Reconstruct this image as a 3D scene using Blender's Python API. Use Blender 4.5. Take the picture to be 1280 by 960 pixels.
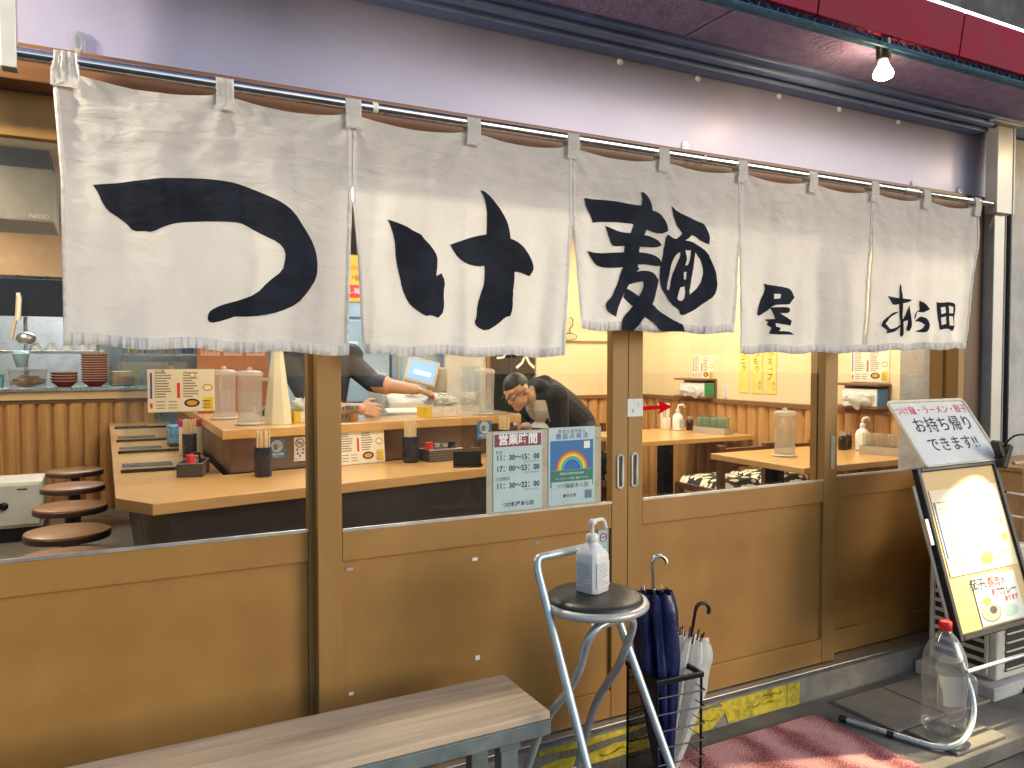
import bpy, bmesh, math, random
from mathutils import Vector, Matrix, noise
from mathutils.geometry import tessellate_polygon
R = math.radians
random.seed(7)
for o in list(bpy.data.objects):
    bpy.data.objects.remove(o)
SC = bpy.context.scene
COL = SC.collection

# ---------------------------------------------------------------- camera, sky, exposure
CAM = Vector((0, -2.2, 1.36)); YAW = R(27.7); PIT = math.atan(32 / 970)
cam_d = bpy.data.cameras.new('camera'); cam_d.sensor_width = 36; cam_d.lens = 36 * 970 / 1280
cam_d.clip_start = .02; cam_d.clip_end = 2000
cam = bpy.data.objects.new('camera', cam_d); COL.objects.link(cam)
cam.location = CAM; cam.rotation_euler = (R(90) - PIT, 0, -YAW)
SC.camera = cam
W = bpy.data.worlds.new('World'); SC.world = W; W.use_nodes = True
_sky = W.node_tree.nodes.new('ShaderNodeTexSky'); _sky.sky_type = 'NISHITA'; _sky.sun_disc = False
SUN_TO = Vector((.60, -.75, .32)).normalized()      # warm sun added in place of street lamps, from the right and behind
_sky.sun_elevation = math.asin(SUN_TO.z); _sky.sun_rotation = math.atan2(SUN_TO.x, SUN_TO.y); _sky.air_density = 1.2; _sky.ozone_density = 3.0
W.node_tree.links.new(_sky.outputs[0], W.node_tree.nodes['Background'].inputs[0])
W.node_tree.nodes['Background'].inputs[1].default_value = .15
_sd = bpy.data.lights.new('sun', 'SUN'); _sd.energy = .80; _sd.angle = R(24); _sd.color = (1., .85, .66)
sun = bpy.data.objects.new('sun', _sd); COL.objects.link(sun); sun.rotation_euler = SUN_TO.to_track_quat('Z', 'Y').to_euler()
vs = SC.view_settings; vs.view_transform = 'Standard'; vs.look = 'None'; vs.exposure = 0.52; vs.gamma = 1.0
vs.use_curve_mapping = False
SC.cycles.max_bounces = 8; SC.cycles.transparent_max_bounces = 24; SC.cycles.caustics_reflective = False; SC.cycles.caustics_refractive = False
SC.cycles.sample_clamp_indirect = 4.0
BULB = 42.0        # awning bulbs
FLOOD = 105.0       # floodlight beyond the end of the noren rod
SHOP = 24.0          # dining room ceiling lamps
KITCHEN = 30.0      # kitchen ceiling lamps

# ---------------------------------------------------------------- helpers
MATS = {}
def _nt(name):
    m = bpy.data.materials.new(name); m.use_nodes = True
    nt = m.node_tree; b = nt.nodes['Principled BSDF']
    return m, nt, b
def mat(name, col, rough=.5, metal=0., var=.12, vscale=9., bump=0., bscale=60., coat=0., stretch=(1, 1, 1), spec=.5, rvar=.1):
    """principled surface with uneven colour, uneven gloss and fine relief"""
    if name in MATS: return MATS[name]
    m, nt, b = _nt(name); N = nt.nodes; L = nt.links
    tc = N.new('ShaderNodeTexCoord'); mp = N.new('ShaderNodeMapping'); mp.inputs['Scale'].default_value = stretch
    L.new(tc.outputs['Object'], mp.inputs[0])
    n1 = N.new('ShaderNodeTexNoise'); n1.inputs['Scale'].default_value = vscale; n1.inputs['Detail'].default_value = 6; n1.inputs['Roughness'].default_value = .62
    L.new(mp.outputs[0], n1.inputs[0])
    r = N.new('ShaderNodeMapRange'); r.inputs[1].default_value = .3; r.inputs[2].default_value = .7; r.inputs[3].default_value = 1 - var; r.inputs[4].default_value = 1 + var
    L.new(n1.outputs[0], r.inputs[0])
    mx = N.new('ShaderNodeMix'); mx.data_type = 'RGBA'; mx.blend_type = 'MULTIPLY'; mx.inputs[0].default_value = 1
    mx.inputs[6].default_value = (*col, 1); L.new(r.outputs[0], mx.inputs[7]); L.new(mx.outputs[2], b.inputs['Base Color'])
    r2 = N.new('ShaderNodeMapRange'); r2.inputs[1].default_value = .3; r2.inputs[2].default_value = .7
    r2.inputs[3].default_value = max(.02, rough - rvar); r2.inputs[4].default_value = min(1, rough + rvar); L.new(n1.outputs[0], r2.inputs[0]); L.new(r2.outputs[0], b.inputs['Roughness'])
    b.inputs['Metallic'].default_value = metal; b.inputs['Coat Weight'].default_value = coat; b.inputs['Specular IOR Level'].default_value = spec
    if bump:
        n2 = N.new('ShaderNodeTexNoise'); n2.inputs['Scale'].default_value = bscale; n2.inputs['Detail'].default_value = 5; L.new(mp.outputs[0], n2.inputs[0])
        bp = N.new('ShaderNodeBump'); bp.inputs['Strength'].default_value = bump; bp.inputs['Distance'].default_value = .01
        L.new(n2.outputs[0], bp.inputs['Height']); L.new(bp.outputs[0], b.inputs['Normal'])
    MATS[name] = m; return m
def wood(name, c1, c2, axis=0, scale=14., rough=.45, coat=0., bump=.12, knots=0.):
    """grain running along the given object axis"""
    if name in MATS: return MATS[name]
    m, nt, b = _nt(name); N = nt.nodes; L = nt.links
    tc = N.new('ShaderNodeTexCoord'); mp = N.new('ShaderNodeMapping'); s = [scale] * 3; s[axis] = scale * .07
    mp.inputs['Scale'].default_value = s; L.new(tc.outputs['Object'], mp.inputs[0])
    oi = N.new('ShaderNodeObjectInfo'); ad = N.new('ShaderNodeVectorMath'); ad.operation = 'ADD'
    cb = N.new('ShaderNodeCombineXYZ'); ml = N.new('ShaderNodeMath'); ml.operation = 'MULTIPLY'; ml.inputs[1].default_value = 37.
    L.new(oi.outputs['Random'], ml.inputs[0]); L.new(ml.outputs[0], cb.inputs[0]); L.new(ml.outputs[0], cb.inputs[1]); L.new(ml.outputs[0], cb.inputs[2])
    L.new(mp.outputs[0], ad.inputs[0]); L.new(cb.outputs[0], ad.inputs[1])
    n1 = N.new('ShaderNodeTexNoise'); n1.inputs['Scale'].default_value = 1.; n1.inputs['Detail'].default_value = 7; n1.inputs['Roughness'].default_value = .65; n1.inputs['Distortion'].default_value = .8
    L.new(ad.outputs[0], n1.inputs[0])
    n2 = N.new('ShaderNodeTexNoise'); n2.inputs['Scale'].default_value = 4.; n2.inputs['Detail'].default_value = 4; L.new(ad.outputs[0], n2.inputs[0])
    rp = N.new('ShaderNodeValToRGB'); rp.color_ramp.elements[0].position = .32; rp.color_ramp.elements[1].position = .68
    rp.color_ramp.elements[0].color = (*c1, 1); rp.color_ramp.elements[1].color = (*c2, 1)
    mixf = N.new('ShaderNodeMath'); mixf.operation = 'MULTIPLY_ADD'; mixf.inputs[1].default_value = .3; L.new(n2.outputs[0], mixf.inputs[0])
    sc = N.new('ShaderNodeMath'); sc.operation = 'MULTIPLY'; sc.inputs[1].default_value = .7; L.new(n1.outputs[0], sc.inputs[0]); L.new(sc.outputs[0], mixf.inputs[2])
    L.new(mixf.outputs[0], rp.inputs[0]); L.new(rp.outputs[0], b.inputs['Base Color'])
    b.inputs['Roughness'].default_value = rough; b.inputs['Coat Weight'].default_value = coat; b.inputs['Coat Roughness'].default_value = .15
    bp = N.new('ShaderNodeBump'); bp.inputs['Strength'].default_value = bump; bp.inputs['Distance'].default_value = .004
    L.new(mixf.outputs[0], bp.inputs['Height']); L.new(bp.outputs[0], b.inputs['Normal'])
    MATS[name] = m; return m
def glassm(name, tint=(.97, .98, .98), ior=1.45, rough=.0, haze=0., hazecol=(.8, .8, .8), gain=1.):
    """thin clear sheet: see-through, with a mirror reflection that grows at a slant"""
    if name in MATS: return MATS[name]
    m, nt, b = _nt(name); N = nt.nodes; L = nt.links; N.remove(b)
    t = N.new('ShaderNodeBsdfTransparent'); t.inputs[0].default_value = (*tint, 1)
    g = N.new('ShaderNodeBsdfGlossy'); g.inputs['Roughness'].default_value = rough
    fr = N.new('ShaderNodeFresnel'); ge = N.new('ShaderNodeNewGeometry'); mi = N.new('ShaderNodeMix')
    mi.inputs[2].default_value = ior; mi.inputs[3].default_value = 1 / ior; L.new(ge.outputs['Backfacing'], mi.inputs[0]); L.new(mi.outputs[0], fr.inputs[0])
    gm = N.new('ShaderNodeMath'); gm.operation = 'MULTIPLY'; gm.inputs[1].default_value = gain; gm.use_clamp = True; L.new(fr.outputs[0], gm.inputs[0])
    mx = N.new('ShaderNodeMixShader'); L.new(gm.outputs[0], mx.inputs[0]); L.new(t.outputs[0], mx.inputs[1]); L.new(g.outputs[0], mx.inputs[2])
    out = N['Material Output']; last = mx
    if haze:
        d = N.new('ShaderNodeBsdfDiffuse'); d.inputs[0].default_value = (*hazecol, 1)
        tr = N.new('ShaderNodeBsdfTranslucent'); tr.inputs[0].default_value = (*hazecol, 1)
        hm = N.new('ShaderNodeMixShader'); hm.inputs[0].default_value = .5; L.new(d.outputs[0], hm.inputs[1]); L.new(tr.outputs[0], hm.inputs[2])
        m2 = N.new('ShaderNodeMixShader'); m2.inputs[0].default_value = haze; L.new(mx.outputs[0], m2.inputs[1]); L.new(hm.outputs[0], m2.inputs[2]); last = m2
    L.new(last.outputs[0], out.inputs[0]); MATS[name] = m; return m
def emit(name, col, strength):
    if name in MATS: return MATS[name]
    m, nt, b = _nt(name); b.inputs['Base Color'].default_value = (*col, 1)
    b.inputs['Emission Color'].default_value = (*col, 1); b.inputs['Emission Strength'].default_value = strength
    MATS[name] = m; return m
def clothm(name, col, transl=.3, bump=.35, bscale=30., stretch=(1, 1, 1), weave=True, var=.05):
    if name in MATS: return MATS[name]
    m, nt, b = _nt(name); N = nt.nodes; L = nt.links; N.remove(b)
    tc = N.new('ShaderNodeTexCoord'); mp = N.new('ShaderNodeMapping'); mp.inputs['Scale'].default_value = stretch; L.new(tc.outputs['Object'], mp.inputs[0])
    n1 = N.new('ShaderNodeTexNoise'); n1.inputs['Scale'].default_value = bscale; n1.inputs['Detail'].default_value = 7; n1.inputs['Roughness'].default_value = .6; n1.inputs['Distortion'].default_value = .6; L.new(mp.outputs[0], n1.inputs[0])
    n3 = N.new('ShaderNodeTexNoise'); n3.inputs['Scale'].default_value = 6; n3.inputs['Detail'].default_value = 4; L.new(tc.outputs['Object'], n3.inputs[0])
    r = N.new('ShaderNodeMapRange'); r.inputs[1].default_value = .3; r.inputs[2].default_value = .7; r.inputs[3].default_value = 1 - var; r.inputs[4].default_value = 1 + var; L.new(n3.outputs[0], r.inputs[0])
    mc = N.new('ShaderNodeMix'); mc.data_type = 'RGBA'; mc.blend_type = 'MULTIPLY'; mc.inputs[0].default_value = 1; mc.inputs[6].default_value = (*col, 1); L.new(r.outputs[0], mc.inputs[7])
    bp = N.new('ShaderNodeBump'); bp.inputs['Strength'].default_value = bump; bp.inputs['Distance'].default_value = .012; L.new(n1.outputs[0], bp.inputs['Height'])
    d = N.new('ShaderNodeBsdfDiffuse'); t = N.new('ShaderNodeBsdfTranslucent')
    L.new(mc.outputs[2], d.inputs[0]); L.new(mc.outputs[2], t.inputs[0]); L.new(bp.outputs[0], d.inputs['Normal']); L.new(bp.outputs[0], t.inputs['Normal'])
    mx = N.new('ShaderNodeMixShader'); mx.inputs[0].default_value = transl; L.new(d.outputs[0], mx.inputs[1]); L.new(t.outputs[0], mx.inputs[2])
    L.new(mx.outputs[0], N['Material Output'].inputs[0]); MATS[name] = m; return m

class MB:
    """collects shapes; build() links them as ONE mesh object"""
    def __init__(s): s.v = []; s.f = []
    def add(s, vs, fs):
        n = len(s.v); s.v += [tuple(v) for v in vs]; s.f += [tuple(i + n for i in f) for f in fs]; return s
    def box(s, x0, x1, y0, y1, z0, z1):
        x0, x1 = min(x0, x1), max(x0, x1); y0, y1 = min(y0, y1), max(y0, y1); z0, z1 = min(z0, z1), max(z0, z1)
        return s.add([(x, y, z) for z in (z0, z1) for y in (y0, y1) for x in (x0, x1)], [(0, 2, 3, 1), (4, 5, 7, 6), (0, 1, 5, 4), (2, 6, 7, 3), (0, 4, 6, 2), (1, 3, 7, 5)])
    def hexa(s, bottom, top):
        return s.add(list(bottom) + list(top), [(3, 2, 1, 0), (4, 5, 6, 7), (0, 1, 5, 4), (1, 2, 6, 5), (2, 3, 7, 6), (3, 0, 4, 7)])
    def obox(s, c, size, rot):
        m = Matrix.Translation(c) @ rot.to_4x4(); a, b_, d = (q / 2 for q in size)
        vs = [m @ Vector((x, y, z)) for z in (-d, d) for y in (-b_, b_) for x in (-a, a)]
        return s.add(vs, [(0, 2, 3, 1), (4, 5, 7, 6), (0, 1, 5, 4), (2, 6, 7, 3), (0, 4, 6, 2), (1, 3, 7, 5)])
    def prism(s, poly, y0, y1, axis='y'):
        n = len(poly)
        def P(a, b_, c): return (a, c, b_) if axis == 'y' else ((a, b_, c) if axis == 'z' else (c, a, b_))
        vs = [P(a, b_, y0) for a, b_ in poly] + [P(a, b_, y1) for a, b_ in poly]
        fs = [tuple(range(n)), tuple(range(2 * n - 1, n - 1, -1))] + [(i, i + n, (i + 1) % n + n, (i + 1) % n) for i in range(n)]
        return s.add(vs, fs)
    def lathe(s, prof, c=(0, 0, 0), seg=24, sx=1., sy=1., cap=True):
        vs = []; fs = []; n = len(prof)
        for r, z in prof:
            for k in range(seg):
                a = 2 * math.pi * k / seg; vs.append((c[0] + r * sx * math.cos(a), c[1] + r * sy * math.sin(a), c[2] + z))
        for i in range(n - 1):
            for k in range(seg):
                k2 = (k + 1) % seg; fs.append((i * seg + k, i * seg + k2, (i + 1) * seg + k2, (i + 1) * seg + k))
        if cap:
            fs.append(tuple(reversed(range(seg)))); fs.append(tuple(range((n - 1) * seg, n * seg)))
        return s.add(vs, fs)
    def tube(s, pts, r, seg=10, closed=False, radii=None, flat=1.):
        P = [Vector(p) for p in pts]; n = len(P); vs = []; fs = []; up = Vector((0, 0, 1)); prev = None
        for i in range(n):
            a = P[(i - 1) % n] if (closed or i) else P[0]; b_ = P[(i + 1) % n] if (closed or i < n - 1) else P[-1]
            t = (b_ - a).normalized()
            if prev is None:
                u = t.orthogonal().normalized() if abs(t.z) > .95 else t.cross(up).normalized()
            else:
                u = (prev - t * prev.dot(t)).normalized()
            prev = u; w = t.cross(u); rr = radii[i] if radii else r
            for k in range(seg):
                q = 2 * math.pi * k / seg; vs.append(P[i] + (u * math.cos(q) + w * math.sin(q) * flat) * rr)
        m = n if closed else n - 1
        for i in range(m):
            for k in range(seg):
                j = (i + 1) % n; k2 = (k + 1) % seg; fs.append((i * seg + k, i * seg + k2, j * seg + k2, j * seg + k))
        if not closed:
            fs.append(tuple(reversed(range(seg)))); fs.append(tuple(range((n - 1) * seg, n * seg)))
        return s.add(vs, fs)
    def ball(s, c, r, seg=14, rings=9, jit=0., sd=0):
        rx, ry, rz = (r, r, r) if not hasattr(r, '__len__') else r
        vs = []; fs = []
        for i in range(rings + 1):
            t = math.pi * i / rings
            for k in range(seg):
                a = 2 * math.pi * k / seg; d = Vector((math.sin(t) * math.cos(a), math.sin(t) * math.sin(a), math.cos(t)))
                q = 1 + (jit * noise.noise(d * 2.3 + Vector((sd, sd * 1.7, 0))) if jit else 0)
                vs.append((c[0] + d.x * rx * q, c[1] + d.y * ry * q, c[2] + d.z * rz * q))
        for i in range(rings):
            for k in range(seg): fs.append((i * seg + k, (i + 1) * seg + k, (i + 1) * seg + (k + 1) % seg, i * seg + (k + 1) % seg))
        return s.add(vs, fs)
    def mesh(s, name, m=None, smooth=None):
        me = bpy.data.meshes.new(name); me.from_pydata(s.v, [], s.f); me.validate(); me.update()
        bm = bmesh.new(); bm.from_mesh(me); bmesh.ops.remove_doubles(bm, verts=bm.verts, dist=1e-6)
        bmesh.ops.recalc_face_normals(bm, faces=bm.faces); bm.to_mesh(me); bm.free()
        if m: me.materials.append(m)
        if smooth:
            me.polygons.foreach_set('use_smooth', [True] * len(me.polygons)); me.set_sharp_from_angle(angle=R(smooth))
        return me
    def build(s, name, m=None, parent=None, smooth=None, bevel=0., loc=None, rot=None):
        o = bpy.data.objects.new(name, s.mesh(name, m, smooth)); COL.objects.link(o)
        if parent: o.parent = parent
        if loc is not None: o.location = loc
        if rot is not None: o.rotation_euler = rot
        if bevel:
            b = o.modifiers.new('bevel', 'BEVEL'); b.width = bevel; b.segments = 2; b.limit_method = 'ANGLE'; b.angle_limit = R(40)
        return o
def box(x0, x1, y0, y1, z0, z1, name, m, parent=None, bevel=.002):
    return MB().box(x0, x1, y0, y1, z0, z1).build(name, m, parent, bevel=bevel)
def tag(o, label, cat, group=None):
    o['label'] = label; o['category'] = cat
    if group: o['group'] = group
    return o
def struct(o): o['kind'] = 'structure'; return o
def thing(name, label, cat, loc=(0, 0, 0), rot=(0, 0, 0), group=None):
    o = bpy.data.objects.new(name, None); COL.objects.link(o); o.empty_display_size = .05
    o.location = loc; o.rotation_euler = rot; return tag(o, label, cat, group)
def dup(root, loc=None, rot=None, label=None):
    r = root.copy(); COL.objects.link(r)
    if loc is not None: r.location = loc
    if rot is not None: r.rotation_euler = rot
    if label: r['label'] = label
    for ch in list(root.children):
        c = ch.copy(); COL.objects.link(c); c.parent = r
        for g in list(ch.children):
            d = g.copy(); COL.objects.link(d); d.parent = c
    return r
def text(s, size, parent, x, y, m, z=.0012, align='CENTER', bold=0., sx=1., shear=0., name='lettering', rot=0., space=1.):
    cu = bpy.data.curves.new(name, 'FONT'); cu.body = s; cu.size = size; cu.align_x = align; cu.align_y = 'CENTER'; cu.offset = bold; cu.resolution_u = 2; cu.shear = shear
    cu.space_character = space
    t = bpy.data.objects.new(name, cu); COL.objects.link(t); me = bpy.data.meshes.new_from_object(t); bpy.data.objects.remove(t)
    me.materials.clear(); me.materials.append(m)
    o = bpy.data.objects.new(name, me); COL.objects.link(o); o.parent = parent; o.location = (x, y, z); o.scale = (sx, 1, 1); o.rotation_euler = (0, 0, rot)
    return o
FACE = (R(90), 0, 0)          # a sheet whose local x runs along the shop front and whose face looks at the street
WALL = (R(90), 0, R(-90))     # a sheet on the dining room's side wall
def rect(w, h, x=0, y=0, z=0, t=.001, mb=None):
    return (mb or MB()).box(x - w / 2, x + w / 2, y - h / 2, y + h / 2, z, z + t)
def at(px, py, y=None, z=None, x=None):
    """survey: the point of the place seen at a photograph position, at a known depth, height or side distance"""
    fw = Vector((math.sin(YAW) * math.cos(PIT), math.cos(YAW) * math.cos(PIT), -math.sin(PIT))); rt = Vector((math.cos(YAW), -math.sin(YAW), 0)); up = rt.cross(fw)
    d = fw + rt * ((px - 640) / 970) - up * ((py - 480) / 970)
    t = (y - CAM.y) / d.y if y is not None else ((z - CAM.z) / d.z if z is not None else (x - CAM.x) / d.x)
    return CAM + d * t

# ---------------------------------------------------------------- materials
DOORW = wood('brown_door_paint', (.27, .138, .034), (.34, .180, .048), axis=2, scale=9, rough=.5, bump=.05)
DOORP = mat('brown_door_panel', (.330, .168, .042), rough=.46, var=.16, vscale=3, bump=.04, bscale=250)
DKBROWN = wood('dark_brown_post', (.075, .036, .022), (.11, .055, .034), axis=2, rough=.4)
LINTEL = wood('lintel_brown', (.17, .075, .03), (.24, .11, .045), axis=0, rough=.45)
FASCIA = mat('fascia_sheet_metal', (.33, .32, .47), rough=.34, metal=.15, var=.10, vscale=1.6, rvar=.05, bump=.012, bscale=3, spec=.45)  # blue evening skylight is mixed into the sheet's colour
GUTTER = mat('gutter_sky_tint', (.24, .32, .56), rough=.45, metal=.2, var=.15, vscale=5)  # the sky's blue cast is put into this base colour
MORTAR = mat('rough_mortar', (.38, .28, .50), rough=.8, var=.25, vscale=20, bump=1., bscale=70)  # lavender of the dusk sky is carried in the mortar colour
TEAL = mat('teal_frame', (.03, .09, .15), rough=.4, metal=.3, var=.3, vscale=30)
RED = mat('red_awning_sheet', (.25, .014, .045), spec=.12, rough=.7, var=.25, vscale=3)
WHITE = mat('white_paint', (.78, .77, .74), rough=.4, var=.05)
CHROME = mat('steel_tube', (.62, .62, .64), rough=.16, metal=1, var=.08, vscale=20)
ALU = mat('brushed_aluminium', (.55, .56, .57), rough=.35, metal=.9, var=.1)
GREYPOST = mat('grey_steel_post', (.50, .50, .49), rough=.45, metal=.3, var=.12, vscale=6)
CONC = mat('kerb_concrete', (.22, .205, .18), rough=.85, var=.3, vscale=12, bump=.4, bscale=90)
CONCW = mat('wall_concrete', (.46, .45, .44), rough=.85, var=.22, vscale=7, bump=.3, bscale=60)
BLACK = mat('black_plastic', (.012, .012, .014), rough=.35, var=.2)
BLACKM = mat('black_metal', (.015, .015, .02), rough=.3, metal=.4, var=.2)
CLEAR = glassm('window_glass', gain=.4)
ACRYL = glassm('acrylic_sheet', tint=(.97, .98, .98), ior=1.4)
PLASTIC = glassm('clear_plastic', tint=(.93, .93, .92), ior=1.4, rough=.08, haze=.18, hazecol=(.92, .90, .85), gain=1.6)
PLIGHT = wood('plywood_wall', (.68, .56, .34), (.76, .64, .41), axis=2, scale=5, rough=.5, bump=.03)
LOG = wood('half_log', (.36, .165, .05), (.66, .37, .14), axis=2, scale=16, rough=.4, coat=.2, bump=.25)
TABLEW = wood('table_laminate', (.54, .31, .11), (.64, .38, .145), axis=0, scale=12, rough=.28, coat=.3, bump=.02)
TABLEY = wood('counter_laminate_along', (.54, .31, .11), (.64, .38, .145), axis=1, scale=12, rough=.28, coat=.3, bump=.02)
RISER = mat('counter_riser', (.16, .085, .05), rough=.4, var=.1)
DARKIN = mat('dark_counter_base', (.028, .022, .02), rough=.45, var=.3, vscale=6)
PAPER = mat('paper', (.80, .79, .74), rough=.6, var=.03)
CREAM = mat('cream_paper', (.80, .70, .50), rough=.6, var=.04)
INK = mat('black_ink', (.012, .012, .015), rough=.5, var=.05)
REDINK = mat('red_ink', (.62, .03, .025), rough=.5, var=.05)
BLUEINK = mat('blue_ink', (.02, .05, .32), rough=.5, var=.05)
GREYINK = mat('grey_print', (.22, .20, .19), rough=.6, var=.2)
STEELB = mat('kitchen_steel', (.42, .50, .58), rough=.3, metal=.75, var=.08)

# ================================================================ THE SETTING
FL = .08            # shop floor level
XW = 4.4            # side wall of the dining room
ASPH = mat('asphalt', (.045, .045, .048), rough=.8, var=.35, vscale=40, bump=.6, bscale=220)
struct(MB().box(-60, 60, -60, 60, -.2, -.055).build('street', ASPH))
APR = mat('apron_concrete', (.17, .155, .135), rough=.8, var=.35, vscale=6, bump=.3, bscale=80)
apron = struct(box(-6, 9, -.62, -.05, -.10, 0, 'entrance_apron', APR, bevel=.004))
SLAB = mat('slab_concrete', (.25, .225, .18), rough=.8, var=.15, vscale=9, bump=.25, bscale=90)
for (x0, x1, y0, y1) in ((2.52, 2.80, -.40, -.12), (2.81, 3.09, -.40, -.12), (2.56, 2.84, -.60, -.41)):
    s_ = box(x0, x1, y0, y1, .0005, .012, 'paving_slab', SLAB, apron, bevel=.003)
struct(box(-6, 4.9, .09, 9, -.1, FL, 'shop_floor', mat('vinyl_floor', (.20, .18, .15), rough=.35, var=.2, vscale=3), bevel=0))
struct(box(-4, 4.9, .12, 9, 2.50, 2.6, 'ceiling', mat('ceiling_board', (.62, .58, .50), rough=.7), bevel=0))
def log_wall(wall, x0, y0, x1, y1, z0, z1, nrm, pitch=.112, rail=True):
    """row of half logs standing against a wall, each a piece of its own"""
    L_ = math.hypot(x1 - x0, y1 - y0); n = int(L_ / pitch); d = Vector((x1 - x0, y1 - y0, 0)) / L_
    mb = MB(); pr = []
    for k in range(7):
        a = math.pi * k / 6; pr.append((pitch * .49 * math.cos(a), .034 * math.sin(a)))
    mb.prism(pr, 0, z1 - z0 - .001, 'z'); me = mb.mesh('log_slat', LOG, 60)
    ang = math.atan2(nrm[1], nrm[0]) - math.pi / 2
    for i in range(n):
        o = bpy.data.objects.new('log_slat', me); COL.objects.link(o); o.parent = wall
        p = Vector((x0, y0, z0)) + d * pitch * (i + .5) + Vector((nrm[0], nrm[1], 0)) * .002
        o.location = p; o.rotation_euler = (0, 0, ang); o.scale = (1, random.uniform(.85, 1.15), 1)
# side wall, back wall and their half-log dado
wr = struct(MB().box(XW, XW + .1, .70, 3.7, FL, 2.5).build('side_wall', PLIGHT))
WZ = 1.0
log_wall(wr, XW, 3.6, XW, .78, FL, WZ, (-1, 0))
box(XW - .045, XW - .001, .72, 3.6, WZ, WZ + .035, 'dado_rail', LINTEL, wr)
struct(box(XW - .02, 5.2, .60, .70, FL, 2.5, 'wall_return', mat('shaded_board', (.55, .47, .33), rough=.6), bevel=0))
wb = struct(MB().box(3.28, XW, 3.6, 3.7, FL, 2.5).build('back_wall', PLIGHT))
log_wall(wb, XW - .04, 3.6, 3.30, 3.6, FL, WZ, (0, -1))
box(3.28, XW - .046, 3.555, 3.599, WZ, WZ + .035, 'dado_rail', LINTEL, wb)
box(3.30, XW - .05, 3.585, 3.599, 1.50, 1.515, 'picture_rail', LINTEL, wb, bevel=0)
struct(box(-4, 4.9, 6.9, 7.0, FL, 2.5, 'kitchen_back_wall', mat('kitchen_tile', (.42, .44, .44), rough=.3, var=.1), bevel=0))
struct(box(-4.1, -4, .1, 7, FL, 2.5, 'far_side_wall', PLIGHT, bevel=0))
struct(box(4.8, 4.9, .1, 7, FL, 2.5, 'outer_side_wall', PLIGHT, bevel=0))
# wall under the kitchen pass, with half logs
wp = struct(MB().box(-4, .40, 5.2, 5.28, FL, 1.02).build('kitchen_pass_wall', PLIGHT))
log_wall(wp, .40, 5.2, -1.6, 5.2, FL, .99, (0, -1))
box(-4, .42, 5.165, 5.199, .99, 1.02, 'dado_rail', LINTEL, wp)
PINE = wood('pale_pine', (.62, .42, .22), (.72, .52, .30), axis=0, scale=8, rough=.45)
box(-4, .42, 5.15, 5.55, 1.022, 1.09, 'pass_front_board', PINE, wp)
box(-4, .42, 5.13, 5.60, 1.092, 1.12, 'pass_counter_top', STEELB, wp)
struct(box(-4, .9, 5.2, 5.3, 2.03, 2.5, 'kitchen_bulkhead', mat('tan_board', (.50, .32, .17), rough=.6), bevel=0))

# ================================================================ THE SHOP FRONT
B = thing('shop_building', 'narrow shop front with silvery metal fascia, brown lintel and red awning edge', 'building')
box(-6, 5.6, -.06, .09, -.15, .098, 'kerb_step', CONC, B, bevel=.006)
box(-.8, 3.46, -.035, .088, .099, .105, 'door_track', ALU, B, bevel=.001)
box(-.70, 3.43, -.035, .10, 2.012, 2.100, 'lintel', LINTEL, B, bevel=.003)
fas = MB()
fas.box(-6, 3.70, -.012, .02, 2.104, 2.405).build('fascia_panel', FASCIA, B, bevel=.002)
box(-6, 3.70, .03, .12, 2.10, 3.0, 'fascia_backing', DARKIN, B, bevel=0)
for k, x in enumerate((1.56, 1.9, 2.3, 2.635, 3.0)):
    MB().lathe([(0.001, 0), (.011, 0), (.011, .006), (.006, .010), (.001, .011)], seg=12).build('screw_cap', WHITE, B, smooth=40, loc=(x, -.0125, 2.362), rot=(R(90), 0, 0))
box(-6, 3.52, -.075, -.013, 2.375, 2.407, 'gutter', GUTTER, B, bevel=.004)
MB().tube([(-6, -.105, 2.40), (3.5, -.105, 2.40)], .016, 10).build('conduit', GUTTER, B, smooth=50)
box(-6, 5.6, -.155, .02, 2.412, 2.47, 'soffit_board', GUTTER, B, bevel=.003)
# rough mortar soffit in blocks
xs = [-6, -3.4, -1.2, .55, 1.72, 3.0, 4.2, 5.6]
for a, b_ in zip(xs, xs[1:]):
    box(a + .003, b_ - .003, -.40, -.157, 2.425, 2.50, 'mortar_block', MORTAR, B, bevel=.004)
# awning edge: red sheets with a bright top trim
xs = [-6, -3, -1, .6, 1.3, 2.0, 2.72, 3.45, 4.2, 5.6]
for a, b_ in zip(xs, xs[1:]):
    MB().hexa([(a + .003, -.455, 2.44), (b_ - .003, -.455, 2.44), (b_ - .003, -.435, 2.44), (a + .003, -.435, 2.44)], [(a + .003, -.475, 2.585), (b_ - .003, -.475, 2.585), (b_ - .003, -.455, 2.585), (a + .003, -.455, 2.585)]).build('awning_sheet', RED, B, bevel=.002)
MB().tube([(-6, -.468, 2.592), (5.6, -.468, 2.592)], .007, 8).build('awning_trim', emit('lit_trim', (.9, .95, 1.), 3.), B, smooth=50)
# lattice girder under the awning edge
g = MB()
for (y, z) in ((-.415, 2.415), (-.455, 2.405), (-.435, 2.452)): g.tube([(-6, y, z), (5.6, y, z)], .008, 6)
g.build('girder_chord', TEAL, B, smooth=50)
g = MB()
for i in range(70):
    x = -.5 + i * .08
    g.tube([(x, -.455, 2.405), (x + .04, -.435, 2.452), (x + .08, -.455, 2.405)], .0035, 5)
o = g.build('girder_lattice', TEAL, B, smooth=50); o['kind'] = 'stuff'
box(-6, 5.6, -.02, .6, 2.62, 6.0, 'upper_wall', mat('upper_wall', (.006, .008, .022), rough=.7, var=.2), B, bevel=0)
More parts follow.
